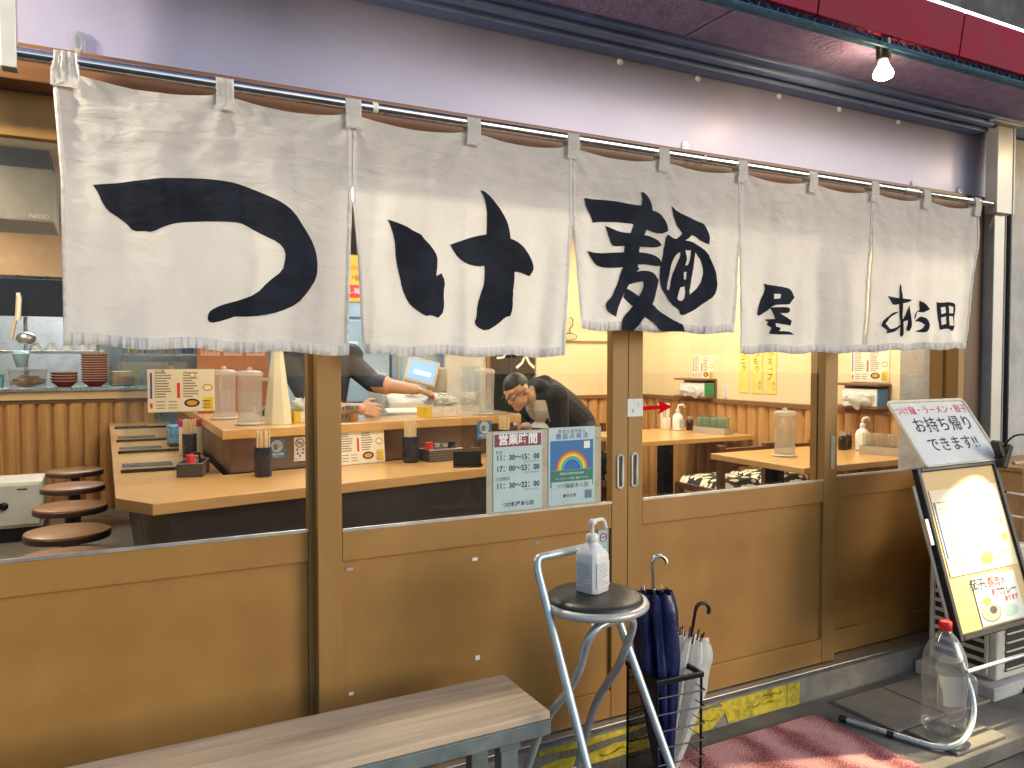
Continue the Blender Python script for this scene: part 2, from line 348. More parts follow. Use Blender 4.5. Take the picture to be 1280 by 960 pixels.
# right hand posts and concrete wall
box(3.435, 3.478, -.02, .12, .106, 2.10, 'door_jamb', DOORW, B, bevel=.002)
box(3.48, 3.66, .01, .15, .099, 2.10, 'dark_post', DKBROWN, B, bevel=.003)
box(3.665, 3.745, -.035, .05, .099, 2.41, 'grey_post', GREYPOST, B, bevel=.003)
MB().tube([(3.79, -.03, .1), (3.79, -.03, 2.41)], .012, 12).build('drain_pipe', BLACKM, B, smooth=50)
box(3.748, 5.6, -.012, .5, .1, 2.405, 'concrete_wall', CONCW, B, bevel=.005)
box(-6, -.56, .0, .15, .099, 2.10, 'left_wall_board', DKBROWN, B, bevel=.003)
# yellow warning tape on the kerb, torn
TAPE = mat('yellow_tape', (.52, .41, .03), rough=.5, var=.5, vscale=22, bump=.5, bscale=45)
TAPED = mat('tape_adhesive', (.16, .14, .10), rough=.8, var=.4, vscale=25, bump=.5, bscale=70)
def tape_piece(poly, dy=.0):
    MB().prism([(a, b_) for a, b_ in poly], -.0632 - dy, -.061 - dy).build('warning_tape', TAPE, B, bevel=0)
tape_piece([(2.33, .004), (2.395, .004), (2.395, .094), (2.33, .094)], .002)
tape_piece([(1.22, .004), (1.95, .004), (1.99, .035), (2.01, .05), (2.03, .006), (2.36, .006), (2.36, .094), (1.98, .094), (2.00, .078), (1.94, .082), (1.85, .072), (1.76, .050), (1.66, .055), (1.60, .046), (1.52, .052), (1.40, .04), (1.30, .05), (1.22, .04)])
tape_piece([(1.22, .080), (1.40, .070), (1.58, .076), (1.72, .088), (1.90, .090), (1.99, .094), (1.22, .094)], .0005)
MB().prism([(1.3, .03), (1.6, .04), (1.95, .05), (1.98, .085), (1.7, .08), (1.3, .075)], -.0612, -.0602).build('tape_residue', TAPED, B)
random.seed(3)
for (x0, z0, L_) in ((2.12, .05, .16), (1.75, .045, .22), (2.2, .075, .1), (1.45, .03, .15)):
    m_ = MB(); n = 7
    top = [(x0 + L_ * k / n, -.066 - random.uniform(0, .006), z0 + random.uniform(-.006, .006)) for k in range(n + 1)]
    bot = [(p[0] + .004, -.0645, p[2] - random.uniform(.006, .012)) for p in top]
    m_.add(top + bot, [(k, k + 1, n + 2 + k, n + 1 + k) for k in range(n)]).build('tape_curl', TAPE, B)

# ---- sliding doors
def door(name, label, x0, x1, y, ls, rs, pulls=()):
    """ls, rs: stile widths; y: front face"""
    D = thing(name, label, 'sliding door', (x0, y, .108), group='sliding doors of the shop front')
    w = x1 - x0; t = .034; H = 2.008 - .108; g0 = .858 - .108; g1 = 1.90 - .108; r1 = .772 - .108; b1 = .205 - .108
    box(0, ls, 0, t, 0, H, 'stile', DOORW, D); box(w - rs, w, 0, t, 0, H, 'stile', DOORW, D)
    e = .0008
    box(ls + e, w - rs - e, .001, t, g1, H, 'top_rail', DOORW, D)
    box(ls + e, w - rs - e, .001, t, r1, g0, 'middle_rail', DOORP, D)
    box(ls + e, w - rs - e, .001, t, 0, b1, 'bottom_rail', DOORP, D)
    box(ls + .001, w - rs - .001, .014, .026, b1, r1, 'lower_panel', DOORP, D, bevel=0)
    bd = MB(); bd.box(ls + e, w - rs - e, -.002, .006, g0 + .0005, g0 + .009); bd.build('glazing_bead', WHITE if 0 else ALU, D)
    box(ls + e, w - rs - e, .015, .019, g0 + .001, g1, 'glass_pane', CLEAR, D, bevel=0)
    for (px_, z) in pulls:
        pl = []
        for k in range(24):
            a = 2 * math.pi * k / 24; pl.append((px_ + .0115 * math.cos(a), z + (.046 if math.sin(a) >= 0 else -.046) + .0115 * math.sin(a)))
        pu = MB().tube([(a, -.002, b_) for a, b_ in pl], .0045, 6, closed=True).build('pull', mat('satin_pull', (.66, .65, .62), rough=.38, metal=.5), D, smooth=50)
        MB().prism([(px_ + (a - px_) * .75, z + (b_ - z) * .95) for a, b_ in pl], -.0015, -.0005).build('pull_recess', DARKIN, pu)
    return D
dA = door('sliding_door', 'brown sliding door with clear glass in front of the round stools', -.50, .575, .046, .06, .06)
dB = door('sliding_door', 'brown sliding door carrying the opening hours notice, chipped lower panel', .53, 1.611, 0, .071, .066, pulls=((1.578 - .53, .968 - .108),))
dC = door('sliding_door', 'brown sliding door with the red arrow on its glass', 1.613, 2.669, 0, .062, .075, pulls=((1.639 - 1.613, .970 - .108),))
dD = door('sliding_door', 'brown sliding door behind the illuminated menu board', 2.60, 3.433, .046, .07, .012)
box(2.631 - 1.613, 2.655 - 1.613, -.004, 0, .905 - .108, 1.042 - .108, 'latch_plate', ALU, dC)
# chips of old tape left on the lower panel of the notice door
for (x, z, w, h, m_) in ((.615, .74, .03, .01, ALU), (.62, .37, .02, .012, PAPER), (1.02, .72, .025, .012, PAPER), (1.245, .745, .03, .014, ALU), (1.03, .40, .022, .018, PAPER), (1.47, .44, .012, .012, PAPER)):
    w *= .7; h *= .8; box(x - .53, x + w - .53, .0115 if z < .77 else -.001, .0138 if z < .77 else 0, z - .108, z + h - .108, 'tape_scrap', m_, dB, bevel=0)

# ---- sheets on the doors
def sheet(name, label, cat, w, h, loc, rot=FACE, m=PAPER, t=.0015):
    o = rect(w, h, t=t).build(name, m); o.location = loc; o.rotation_euler = rot
    return tag(o, label, cat)
PALEB = mat('pale_blue_paper', (.42, .56, .58), rough=.35, var=.05)
holder = sheet('notice_holder', 'clear beige plastic holder taped to the door glass behind both notices', 'holder', .434, .262, (1.278, -.004, .9975), m=mat('beige_film', (.42, .38, .28), rough=.3))
nh = sheet('opening_hours_notice', 'pale blue opening hours notice with a maroon heading', 'notice', .178, .252, (1.173, -.0065, .9975), m=PALEB)
MAROON = mat('maroon_print', (.20, .02, .06), rough=.5)
rect(.170, .040, 0, .101, .0016, .0005).build('heading_band', MAROON, nh)
text('営業時間', .036, nh, 0, .101, PAPER, z=.0026, bold=.0011)
text('平日', .013, nh, -.082, .062, INK, z=.0022, align='LEFT')
for (s, y) in (('11：30～15：00', .045), ('17：00～23：00', .010), ('11：30～22：00', -.045)): text(s, .0245, nh, 0, y, INK, z=.0022, bold=.0006, sx=.92)
text('土日祝日', .013, nh, -.082, -.022, INK, z=.0022, align='LEFT')
for y in (.030, -.006, -.061): text('(ラストオーダー)', .0075, nh, .05, y, INK, z=.0022)
text('つけ麺屋あら田', .0165, nh, 0, -.106, INK, z=.0022, bold=.0003)
ni = sheet('inspection_notice', 'inspection notice with a rainbow over blue and green', 'notice', .182, .258, (1.377, -.0065, 1.0025), m=PALEB)
SKYB = mat('print_blue', (.015, .14, .36), rough=.5); GRN = mat('print_green', (.02, .17, .13), rough=.5)
rect(.168, .098, 0, .036, .0016, .0005).build('blue_field', SKYB, ni); rect(.168, .055, 0, -.0415, .0016, .0005).build('green_field', GRN, ni)
for k, c in enumerate(((.6, .08, .05), (.75, .32, .03), (.75, .62, .05), (.10, .40, .12), (.04, .30, .62), (.02, .08, .40))):
    r1 = .062 - k * .006; r0 = r1 - .006
    pl = [(r1 * math.cos(math.pi * i / 20), r1 * math.sin(math.pi * i / 20) - .012) for i in range(21)] + [(r0 * math.cos(math.pi * i / 20), r0 * math.sin(math.pi * i / 20) - .012) for i in range(20, -1, -1)]
    m_ = MB(); n = 21
    m_.add([(a, b_, .0026) for a, b_ in pl], [(i, i + 1, 2 * n - 2 - i, 2 * n - 1 - i) for i in range(20)]).build('rainbow_band', mat('rainbow_%d' % k, c, rough=.5), ni)
rect(.024, .024, .058, .068, .0028, .0004).build('stamp', PAPER, ni)
rect(.160, .028, 0, -.066, .0022, .0005).build('name_strip', PALEB, ni); rect(.160, .030, 0, -.100, .0022, .0005).build('issuer_strip', PALEB, ni)
rect(.028, .028, .064, -.099, .0030, .0004).build('grey_square', mat('grey_blue_print', (.10, .18, .24), rough=.5), ni)
text('飲食店感染防止', .0125, ni, 0, .115, BLUEINK, z=.0022, space=1.5)
text('徹底点検済', .0215, ni, 0, .098, BLUEINK, z=.0022, bold=0, space=1.45)
text('感染防止対策の取組内容を', .008, ni, 0, -.026, PAPER, z=.0026); text('チェックシートで点検・確認しています', .0072, ni, 0, -.042, PAPER, z=.0026)
text('つけ麺屋あら田', .0185, ni, 0, -.067, INK, z=.0032); text('◆東京都', .013, ni, -.01, -.100, INK, z=.0032)
ar = thing('arrow_sticker', 'red arrow sticker on the door glass pointing at the tables', 'sticker', (1.673, .012, 1.184), FACE)
MB().prism([(0, -.0085), (.085, -.006), (.078, -.024), (.142, .002), (.078, .026), (.085, .008), (0, .0065)], 0, .0012, 'z').build('arrow', mat('arrow_red', (.55, .0, .008), rough=.8, spec=.1), ar)
hs = sheet('closer_label', 'small white label on the meeting stile above the oval pulls', 'label', .066, .062, (1.641, -.0005, 1.188), m=mat('white_label', (.62, .66, .64), rough=.4), t=.0012)
text('C', .016, hs, .012, .01, GREYINK, z=.0018); text('開', .010, hs, -.01, -.012, GREYINK, z=.0018)
sl = sheet('smoking_label', 'pale blue label with a no smoking ring low on the door behind the sanitizer', 'label', .045, .115, (1.518, .0125, .712), m=PALEB, t=.0012)
MB().tube([(.014 * math.cos(a * .4), .03 + .014 * math.sin(a * .4), .0015) for a in range(16)], .0018, 5, closed=True).build('ring', REDINK, sl)
MB().box(-.008, .008, .029, .032, .0012, .002).build('cigarette', INK, sl); MB().box(-.004, .004, -.012, -.004, .0012, .002).build('mark', INK, sl); text('禁煙', .013, sl, 0, -.034, INK, z=.0018)

# ---------------------------------------------------------------- awning bulbs
BM = emit('bulb_glow', (1., .72, .38), BULB)
def bulb(loc, label):
    t = thing('spot_bulb', label, 'bulb', loc, group='bulbs hung along the awning edge')
    MB().lathe([(.006, .118), (.024, .115), (.024, .05), (.020, .046)], seg=16).build('lamp_holder', BLACK, t, smooth=50)
    MB().lathe([(.010, .048), (.014, .042), (.018, .030), (.030, .010), (.033, .0), (.030, -.010), (.018, -.016), (.002, -.018)], seg=18).build('bulb_glass', BM, t, smooth=50)
    return t
bulb((2.352, -.427, 2.322), 'glowing spot bulb in a black holder under the awning, above the noren')
bulb((3.95, -.40, 2.322), 'glowing spot bulb under the awning beside the concrete wall')
fl = thing('floodlight', 'lit floodlight under the awning shining along the fascia beyond the rod hanger', 'floodlight', (-.92, -.235, 2.25))
MB().tube([(0, 0, .06), (0, 0, .175)], .008, 8).build('stem', BLACKM, fl, smooth=50)
aim = Vector((.5, .22, .03)); q_ = (-aim).to_track_quat('Z', 'Y').to_euler()
MB().lathe([(.012, .07), (.03, .068), (.05, .01), (.052, 0)], seg=20, cap=False).build('lamp_shade', BLACKM, fl, smooth=50, rot=q_)
MB().lathe([(.044, .022), (.03, .014), (.002, .012)], seg=20, cap=False).build('lens', emit('flood_lens', (1., .86, .62), 25.), fl, smooth=50, rot=q_)
fd = bpy.data.lights.new('floodlight_beam', 'SPOT'); fd.energy = FLOOD; fd.spot_size = R(95); fd.spot_blend = .8; fd.shadow_soft_size = .025; fd.color = (1., .86, .62)
fo = bpy.data.objects.new('floodlight_beam', fd); COL.objects.link(fo); fo.parent = fl; fo.location = aim.normalized() * .006; fo.rotation_euler = q_
# ---------------------------------------------------------------- noren rod, brackets, hooks
rod = thing('noren_rod', 'long polished steel rod that carries the white noren', 'rod', (0, 0, 0))
MB().tube([(-.185, -.1, 2.052), (2.98, -.1, 2.052)], .0155, 14).build('tube', CHROME, rod, smooth=50)
MB().tube([(2.97, -.1, 2.052), (3.66, -.1, 2.052)], .0125, 14).build('inner_tube', CHROME, rod, smooth=50)
MB().tube([(2.92, -.1, 2.052), (3.0, -.1, 2.052)], .0175, 14).build('collar', ALU, rod, smooth=50)
MB().tube([(3.655, -.1, 2.052), (3.675, -.1, 2.052)], .016, 14).build('end_cap', WHITE, rod, smooth=50)
MB().tube([(.665, -.1, 2.052), (.680, -.1, 2.052)], .0165, 14).build('tape_ring', WHITE, rod, smooth=50)
b1 = thing('rod_bracket', 'grey metal hanger holding the rod beside the open end of the noren', 'bracket', (-.180, -.1, 2.012), group='rod hangers')
box(-.016, .016, -.02, .02, 0, .40, 'hanger_plate', GREYPOST, b1)
box(-.022, .022, -.024, .024, .38, .41, 'mount', GREYPOST, b1)
b2 = thing('rod_bracket', 'pale boxy metal post holding the rod next to the grey pillar', 'bracket', (3.60, -.1, 2.012), group='rod hangers')
box(-.065, .050, -.02, .035, .0, .385, 'hanger_plate', GREYPOST, b2); box(-.13, .07, -.05, .045, .386, .404, 'mount', GREYPOST, b2)
MB().box(.051, .058, -.025, .035, .0, .385).build('edge_strip', WHITE, b2)
HOOKM = glassm('clear_hook', tint=(.92, .92, .93), ior=1.5, rough=.05, haze=.12, gain=2.)
for (x, z, lab) in ((-.045, 2.065, 'clear plastic hook on the bright fascia by the bunched strap'), (1.845, 2.045, 'clear plastic hook above the large kanji panel'), (3.105, 2.04, 'clear plastic hook above the rod collar'), (3.42, 2.045, 'clear plastic hook above the last strap of the noren')):
    h = thing('adhesive_hook', lab, 'hook', (x, -.0135, z), group='clear hooks')
    pl = [(.015 * math.cos(a), (.075 if math.sin(a) >= 0 else .02) + .015 * math.sin(a)) for a in [2 * math.pi * k / 20 for k in range(20)]]
    MB().prism(pl, -.005, 0).build('back_plate', HOOKM, h, bevel=.001)
    MB().tube([(0, -.006, .05), (0, -.02, .02), (0, -.06, -.005), (0, -.085, -.012), (0, -.106, -.004), (0, -.108, .012)], .005, 8).build('arm', HOOKM, h, smooth=50)
    MB().tube([(.008 * math.cos(a), -.007, .06 + .018 * math.sin(a)) for a in [2 * math.pi * k / 16 for k in range(16)]], .0022, 6, closed=True).build('rib', HOOKM, h, smooth=50)

# ---------------------------------------------------------------- noren
CLOTH = clothm('noren_cotton', (.79, .78, .775), transl=.42, bump=.6, bscale=9., stretch=(1., 1., 2.4))
INKC = clothm('noren_ink', (.030, .035, .050), transl=.3, bump=.5, bscale=9., stretch=(1., 1., 2.4), var=.3)
NT = 2.028
STR = [-.070, .279, .609, .969, 1.313, 1.671, 2.024, 2.380, 2.729, 3.054, 3.405]
PAN = [(-.098, .609, -.084, .598, 1.392, 1.371), (.609, 1.313, .640, 1.291, 1.371, 1.368), (1.313, 2.024, 1.341, 1.982, 1.454, 1.450), (2.024, 2.729, 2.016, 2.708, 1.380, 1.386), (2.729, 3.420, 2.738, 3.357, 1.390, 1.406)]
SLIT = 1.785
def topz(x):
    for a, b_ in zip(STR, STR[1:]):
        if a <= x <= b_:
            u = (x - a) / (b_ - a); return NT - .021 * (math.sin(math.pi * u)) ** .8
    return NT
def clothy(k, x, z):
    v = max(0, (2.03 - z) / .65); a = v ** 1.15; ph = k * 1.9
    p = PAN[k]; u = (x - p[0]) / (p[1] - p[0])
    y = -.1 - .004
    uu = u + .05 * noise.noise(Vector((x * 3, z * 4, k * 2.))) ; y += a * (.015 * math.sin(2 * math.pi * (uu * 2.3) + ph) + .008 * math.sin(2 * math.pi * uu * 5.1 + ph * 2.3 + 2.2 * v) + .0045 * math.sin(2 * math.pi * uu * 10.3 + ph * 3.1 + 4 * v) * (.4 + noise.noise(Vector((x * 5, z * 6, 3.)))))
    y += .004 * noise.noise(Vector((x * 7, z * 5, k * 3.3))) * (.3 + v) + .0026 * noise.noise(Vector((x * 19, z * 30, k * 5.1))) + .0018 * noise.noise(Vector((x * 60, z * 75, k)))
    # drag folds that fan out from the straps
    for s_ in STR:
        dx = x - s_; dz = 2.03 - z
        if abs(dx) < .2 and dz < .3:
            ang = math.atan2(dx, dz + .01); f = math.exp(-(dx * dx + dz * dz) / .02)
            y += f * .0022 * math.sin(ang * 9)
    ed = min(u, 1 - u)
    if v > .4: y -= .022 * math.exp(-ed / .06) * (v - .4) * math.sin(3 * v + ph)
    return y
def edgex(k, z):
    x0, x1, xb0, xb1, zb0, zb1 = PAN[k]
    t = min(1, max(0, (SLIT - z) / (SLIT - 1.39))) ** .8
    a = x0 + (xb0 - x0) * t; b_ = x1 + (xb1 - x1) * t
    if k == 0: a = x0 + (xb0 - x0) * min(1, (NT - z) / .25)
    if k == 4: b_ = x1 + .016 * math.sin(min(1, (NT - z) / .3) * math.pi) + (xb1 - x1) * max(0, (1.9 - z) / .5)
    return a, b_
NO = thing('noren', 'long white shop curtain with bold black brush lettering on five panels', 'noren', (0, 0, 0))
parts_p = []
for k, p in enumerate(PAN):
    nu, nv = 74, 72; vs_ = []; fs_ = []
    for j in range(nv + 1):
        for i in range(nu + 1):
            u = i / nu; w = j / nv
            xr = p[0] + (p[1] - p[0]) * u; zt = topz(xr); zb = p[4] + (p[5] - p[4]) * u + .004 * math.sin(u * 19 + k)
            z = zt + (zb - zt) * w; a, b_ = edgex(k, z); x = a + (b_ - a) * u
            vs_.append((x, clothy(k, x, z), z))
    for j in range(nv):
        for i in range(nu):
            q = j * (nu + 1) + i; fs_.append((q, q + 1, q + nu + 2, q + nu + 1))
    o = MB().add(vs_, fs_).build('noren_panel', CLOTH, NO, smooth=80); parts_p.append(o)
    # gathered hem along the bottom
    vs_ = []; fs_ = []; n = 300
    for i in range(n + 1):
        u = i / n; zb = p[4] + (p[5] - p[4]) * u + .004 * math.sin(u * 19 + k); a, b_ = edgex(k, zb); x = a + (b_ - a) * u
        for (dz, dy) in ((.027, .001), (.026, .0042), (.012, .0052), (-.0015, .0042), (-.002, .0)):
            wv = .0016 * (math.sin(u * 190 + 1.6 * math.sin(u * 31 + k) + k) + .6 * math.sin(u * 433 + 2 * math.sin(u * 57))) * (1 if dy > .002 else 0)
            vs_.append((x, clothy(k, x, zb + dz) - dy - wv, zb + dz))
    for i in range(n):
        for j in range(4): q = i * 5 + j; fs_.append((q, q + 1, q + 6, q + 5))
    MB().add(vs_, fs_).build('hem', CLOTH, o, smooth=80)
    # side seams
    for sd in (0, 1):
        vs_ = []; fs_ = []; n = 110; zb = p[4 + sd] + .03
        for i in range(n + 1):
            z = 2.0 + (zb - 2.0) * i / n; a, b_ = edgex(k, z); x = a + .0005 if sd == 0 else b_ - .0005; s_ = 1 if sd == 0 else -1
            wv = .0012 * math.sin(i * 1.25)
            for (dx, dy) in ((0, .0005), (.001, .0035), (.009, .0035 + wv), (.011, .001)):
                vs_.append((x + s_ * dx, clothy(k, x + s_ * dx, z) - dy, z))
        for i in range(n):
            for j in range(3): q = i * 4 + j; fs_.append((q, q + 1, q + 5, q + 4))
        MB().add(vs_, fs_).build('seam', CLOTH, o, smooth=80)
for i, x in enumerate(STR):
    w = .042 if i else .058
    vs_ = []; fs_ = []
    path = [(.010, 1.99), (.0165, 2.02), (.0180, 2.04), (.0182, 2.052), (.0135, 2.0645), (0, 2.0695), (-.0135, 2.0645), (-.0182, 2.052), (-.0178, 2.04), (-.0135, 2.02), (-.0105, 2.0), (-.0095, 1.985)]
    nn = 8
    for j, (dy, z) in enumerate(path):
        for q in range(nn + 1):
            u = q / nn - .5; pinch = .82 if (i == 0 and 3 < j < 9) else 1.
            cr = .0022 * math.sin(q * 2.6) * (1.6 if i == 0 else .6) if 2 < j < 10 else 0
            vs_.append((x + u * w * pinch + (.004 * (z - 2.03) * 10 if i == 0 else 0), -.1 + dy + cr * (1 if dy > 0 else -1) - (.004 if j > 8 else 0), z + (.004 if i == 0 else 0)))
    for j in range(len(path) - 1):
        for q in range(nn): a = j * (nn + 1) + q; fs_.append((a, a + 1, a + nn + 2, a + nn + 1))
    lp = MB().add(vs_, fs_).build('hanging_loop', CLOTH, NO, smooth=60)
    st = MB(); y = -.1135; h = w * .42
    for (a, b_) in (((-h, 1.988), (h, 1.988)), ((-h, 2.018), (h, 2.018)), ((-h, 1.988), (h, 2.018)), ((-h, 2.018), (h, 1.988)), ((-h, 1.988), (-h, 2.018)), ((h, 1.988), (h, 2.018))):
        st.tube([(x + a[0], y - .0005, a[1]), (x + b_[0], y - .0005, b_[1])], .0009, 4)
    st.build('cross_stitch', mat('stitch_thread', (.55, .52, .47), rough=.8), lp)
GLYPHS = [  # (noren panel, outline and holes in mm along the rod and above the ground)
    (0, [[(-18,1770),(28,1778),(86,1791),(146,1803),(207,1810),(262,1811),(310,1808),(367,1789),(418,1768),(448,1749),(478,1703),(502,1660),(509,1621),(507,1576),(481,1535),(454,1503),(407,1481),(364,1471),(331,1468),(298,1468),(294,1465),(249,1450),(236,1452),(232,1460),(235,1477),(250,1488),(274,1499),(311,1510),(352,1527),(382,1561),(416,1589),(423,1616),(424,1640),(408,1663),(366,1682),(333,1701),(313,1709),(268,1707),(221,1703),(174,1697),(136,1683),(106,1666),(92,1669),(66,1667),(52,1685),(31,1701),(13,1711),(1,1730),(-7,1752)]]),
    (1, [[(704,1747),(747,1737),(781,1724),(807,1715),(812,1706),(841,1679),(858,1658),(859,1627),(856,1599),(874,1608),(885,1584),(881,1555),(883,1497),(863,1478),(836,1486),(819,1480),(789,1499),(763,1522),(746,1557),(736,1597),(727,1644),(724,1691),(714,1726)]]),
    (1, [[(992,1856),(1005,1857),(1028,1839),(1056,1808),(1076,1784),(1090,1751),(1094,1723),(1114,1717),(1144,1695),(1164,1670),(1175,1648),(1176,1632),(1164,1614),(1157,1612),(1119,1623),(1106,1622),(1105,1598),(1099,1555),(1098,1512),(1090,1488),(1073,1484),(1047,1463),(1005,1440),(976,1453),(970,1468),(976,1479),(978,1517),(990,1551),(1002,1585),(1003,1635),(981,1631),(949,1639),(926,1656),(908,1680),(900,1692),(940,1708),(977,1721),(1011,1728),(1013,1762),(1011,1804),(1005,1837)]]),
    (2, [[(1356,1869),(1389,1868),(1438,1871),(1495,1871),(1545,1867),(1584,1866),(1588,1885),(1583,1912),(1596,1909),(1613,1893),(1625,1871),(1627,1854),(1657,1846),(1680,1827),(1693,1807),(1694,1790),(1667,1779),(1632,1778),(1597,1790),(1550,1804),(1512,1805),(1462,1802),(1418,1799),(1391,1794),(1382,1816),(1370,1832),(1359,1847)]]),
    (2, [[(1556,1810),(1606,1797),(1590,1765),(1573,1726),(1576,1695),(1570,1664),(1576,1657),(1568,1648),(1530,1627),(1513,1637),(1517,1661),(1519,1729),(1533,1757),(1546,1782)]]),
    (2, [[(1440,1789),(1471,1780),(1512,1774),(1542,1773),(1597,1769),(1632,1761),(1658,1749),(1664,1739),(1641,1731),(1597,1729),(1521,1730),(1479,1725),(1465,1727),(1450,1758)]]),
    (2, [[(1365,1702),(1414,1698),(1471,1704),(1521,1710),(1580,1712),(1632,1705),(1659,1693),(1668,1672),(1632,1668),(1581,1674),(1513,1659),(1463,1654),(1427,1654),(1402,1661),(1382,1683)]]),
    (2, [[(1513,1654),(1551,1656),(1547,1614),(1513,1558),(1493,1523),(1487,1496),(1460,1505),(1443,1518),(1440,1539),(1464,1560),(1484,1591),(1505,1633)]]),
    (2, [[(1555,1646),(1598,1653),(1633,1643),(1650,1623),(1642,1598),(1629,1559),(1616,1534),(1582,1477),(1544,1441),(1514,1440),(1507,1469),(1522,1497),(1552,1525),(1574,1560),(1590,1595),(1588,1616),(1564,1612),(1538,1604),(1534,1621)]]),
    (2, [[(1530,1593),(1551,1584),(1577,1567),(1620,1541),(1660,1518),(1705,1494),(1750,1477),(1770,1460),(1782,1441),(1678,1440),(1643,1465),(1599,1495),(1573,1519),(1552,1539),(1522,1562)]]),
    (2, [[(1710,1877),(1738,1858),(1792,1844),(1830,1835),(1858,1830),(1872,1814),(1884,1790),(1882,1759),(1859,1763),(1821,1782),(1800,1786),(1786,1772),(1757,1759),(1725,1763),(1752,1780),(1756,1788),(1733,1811),(1720,1841)]]),
    (2, [[(1693,1779),(1729,1764),(1784,1765),(1830,1757),(1878,1731),(1893,1696),(1907,1653),(1910,1609),(1899,1579),(1861,1552),(1823,1526),(1777,1509),(1745,1509),(1736,1527),(1704,1544),(1677,1575),(1659,1605),(1656,1647),(1667,1690),(1676,1733),(1685,1768)],[(1746,1724),(1725,1711),(1708,1678),(1695,1635),(1686,1600),(1690,1591),(1699,1593),(1708,1636),(1726,1672),(1748,1709)],[(1821,1729),(1850,1701),(1860,1665),(1855,1636),(1837,1606),(1804,1581),(1802,1597),(1813,1641),(1817,1684)],[(1771,1732),(1798,1732),(1798,1712),(1785,1682),(1771,1678),(1778,1704)],[(1762,1656),(1778,1657),(1776,1632),(1762,1630)],[(1744,1602),(1767,1607),(1775,1585),(1768,1564),(1745,1554),(1731,1562)]]),
    (3, [[(2152,1635),(2187,1628),(2242,1624),(2276,1614),(2294,1588),(2271,1567),(2255,1560),(2210,1559),(2183,1555),(2161,1532),(2134,1515),(2121,1521),(2125,1547),(2139,1579),(2157,1611)],[(2187,1598),(2221,1598),(2219,1582),(2188,1579)]]),
    (3, [[(2172,1548),(2255,1551),(2268,1541),(2255,1528),(2213,1527),(2233,1516),(2276,1501),(2269,1482),(2200,1489),(2162,1496),(2158,1504),(2189,1505),(2183,1524)]]),
    (3, [[(2169,1498),(2189,1497),(2195,1477),(2214,1473),(2209,1461),(2267,1460),(2290,1448),(2256,1449),(2190,1448),(2170,1452),(2178,1472),(2162,1484)]]),
    (4, [[(2818,1613),(2856,1609),(2963,1604),(2963,1597),(2918,1587),(2850,1576),(2836,1590)]]),
    (4, [[(2895,1668),(2907,1646),(2913,1606),(2912,1553),(2916,1499),(2921,1463),(2908,1447),(2898,1454),(2900,1499),(2891,1552),(2890,1605)]]),
    (4, [[(2891,1552),(2844,1546),(2807,1519),(2799,1492),(2819,1475),(2817,1462),(2873,1470),(2913,1499),(2932,1553),(2950,1581),(2961,1536),(2966,1491),(2948,1471),(2930,1477),(2940,1518),(2923,1535),(2900,1499),(2873,1485),(2832,1480),(2814,1502),(2829,1528),(2871,1541)]]),
    (4, [[(3043,1604),(3072,1594),(3094,1567),(3059,1552),(3049,1556),(3030,1556),(3017,1524),(3010,1519),(3016,1551),(3044,1565)]]),
    (4, [[(3059,1539),(3088,1526),(3099,1494),(3083,1470),(3061,1470),(3025,1474),(3065,1484),(3075,1502),(3053,1516),(3017,1515),(3038,1529)]]),
    (4, [[(3137,1600),(3159,1597),(3226,1603),(3268,1591),(3273,1544),(3259,1497),(3229,1477),(3214,1488),(3184,1486),(3162,1481),(3154,1513),(3145,1559)],[(3170,1578),(3196,1581),(3197,1556),(3175,1549)],[(3214,1587),(3244,1581),(3245,1554),(3215,1554)],[(3171,1534),(3198,1540),(3199,1509),(3172,1502)],[(3215,1542),(3242,1541),(3241,1501),(3217,1501)]]),
]
gcount = 0
for (k, polys) in GLYPHS:
    pl = [[Vector((a / 1000, b_ / 1000, 0)) for a, b_ in q] for q in polys]
    # round the brush outline a little
    sm = []
    for q in pl:
        r_ = []
        for i in range(len(q)):
            a, b_, c = q[i - 1], q[i], q[(i + 1) % len(q)]
            sharp = (b_ - a).angle(c - b_, 0) > 1.0 if (b_ - a).length and (c - b_).length else False
            if sharp: r_.append(b_)
            else: r_ += [b_ * .75 + a * .25, b_ * .75 + c * .25]
        sm.append(r_)
    tri = tessellate_polygon(sm); flat = [v for q in sm for v in q]
    bm = bmesh.new(); bv = [bm.verts.new(v) for v in flat]
    for t in tri:
        try: bm.faces.new([bv[i] for i in t])
        except ValueError: pass
    xs_ = [v.x for v in flat]; zs_ = [v.y for v in flat]; st_ = .011
    for ax, lo, hi in ((0, min(xs_), max(xs_)), (1, min(zs_), max(zs_))):
        c = lo + st_
        while c < hi:
            nrm = (1, 0, 0) if ax == 0 else (0, 1, 0); co = (c, 0, 0) if ax == 0 else (0, c, 0)
            bmesh.ops.bisect_plane(bm, geom=bm.verts[:] + bm.edges[:] + bm.faces[:], plane_co=co, plane_no=nrm); c += st_
    gcount += 1
    for v in bm.verts:
        x, z = v.co.x, v.co.y; zb = min(PAN[k][4], PAN[k][5]); z = max(z, zb + .001); hem_ = max(0, min(1, (zb + .036 - z) / .010))   # the ink runs on over the gathered hem
        v.co = Vector((x, clothy(k, x, z) - .0016 - .0003 * (gcount % 10) - .0072 * hem_, z))
    bmesh.ops.recalc_face_normals(bm, faces=bm.faces)
    me = bpy.data.meshes.new('brush_stroke'); bm.to_mesh(me); bm.free(); me.materials.append(INKC)
    me.polygons.foreach_set('use_smooth', [True] * len(me.polygons))
    o = bpy.data.objects.new('brush_stroke', me); COL.objects.link(o); o.parent = parts_p[k]

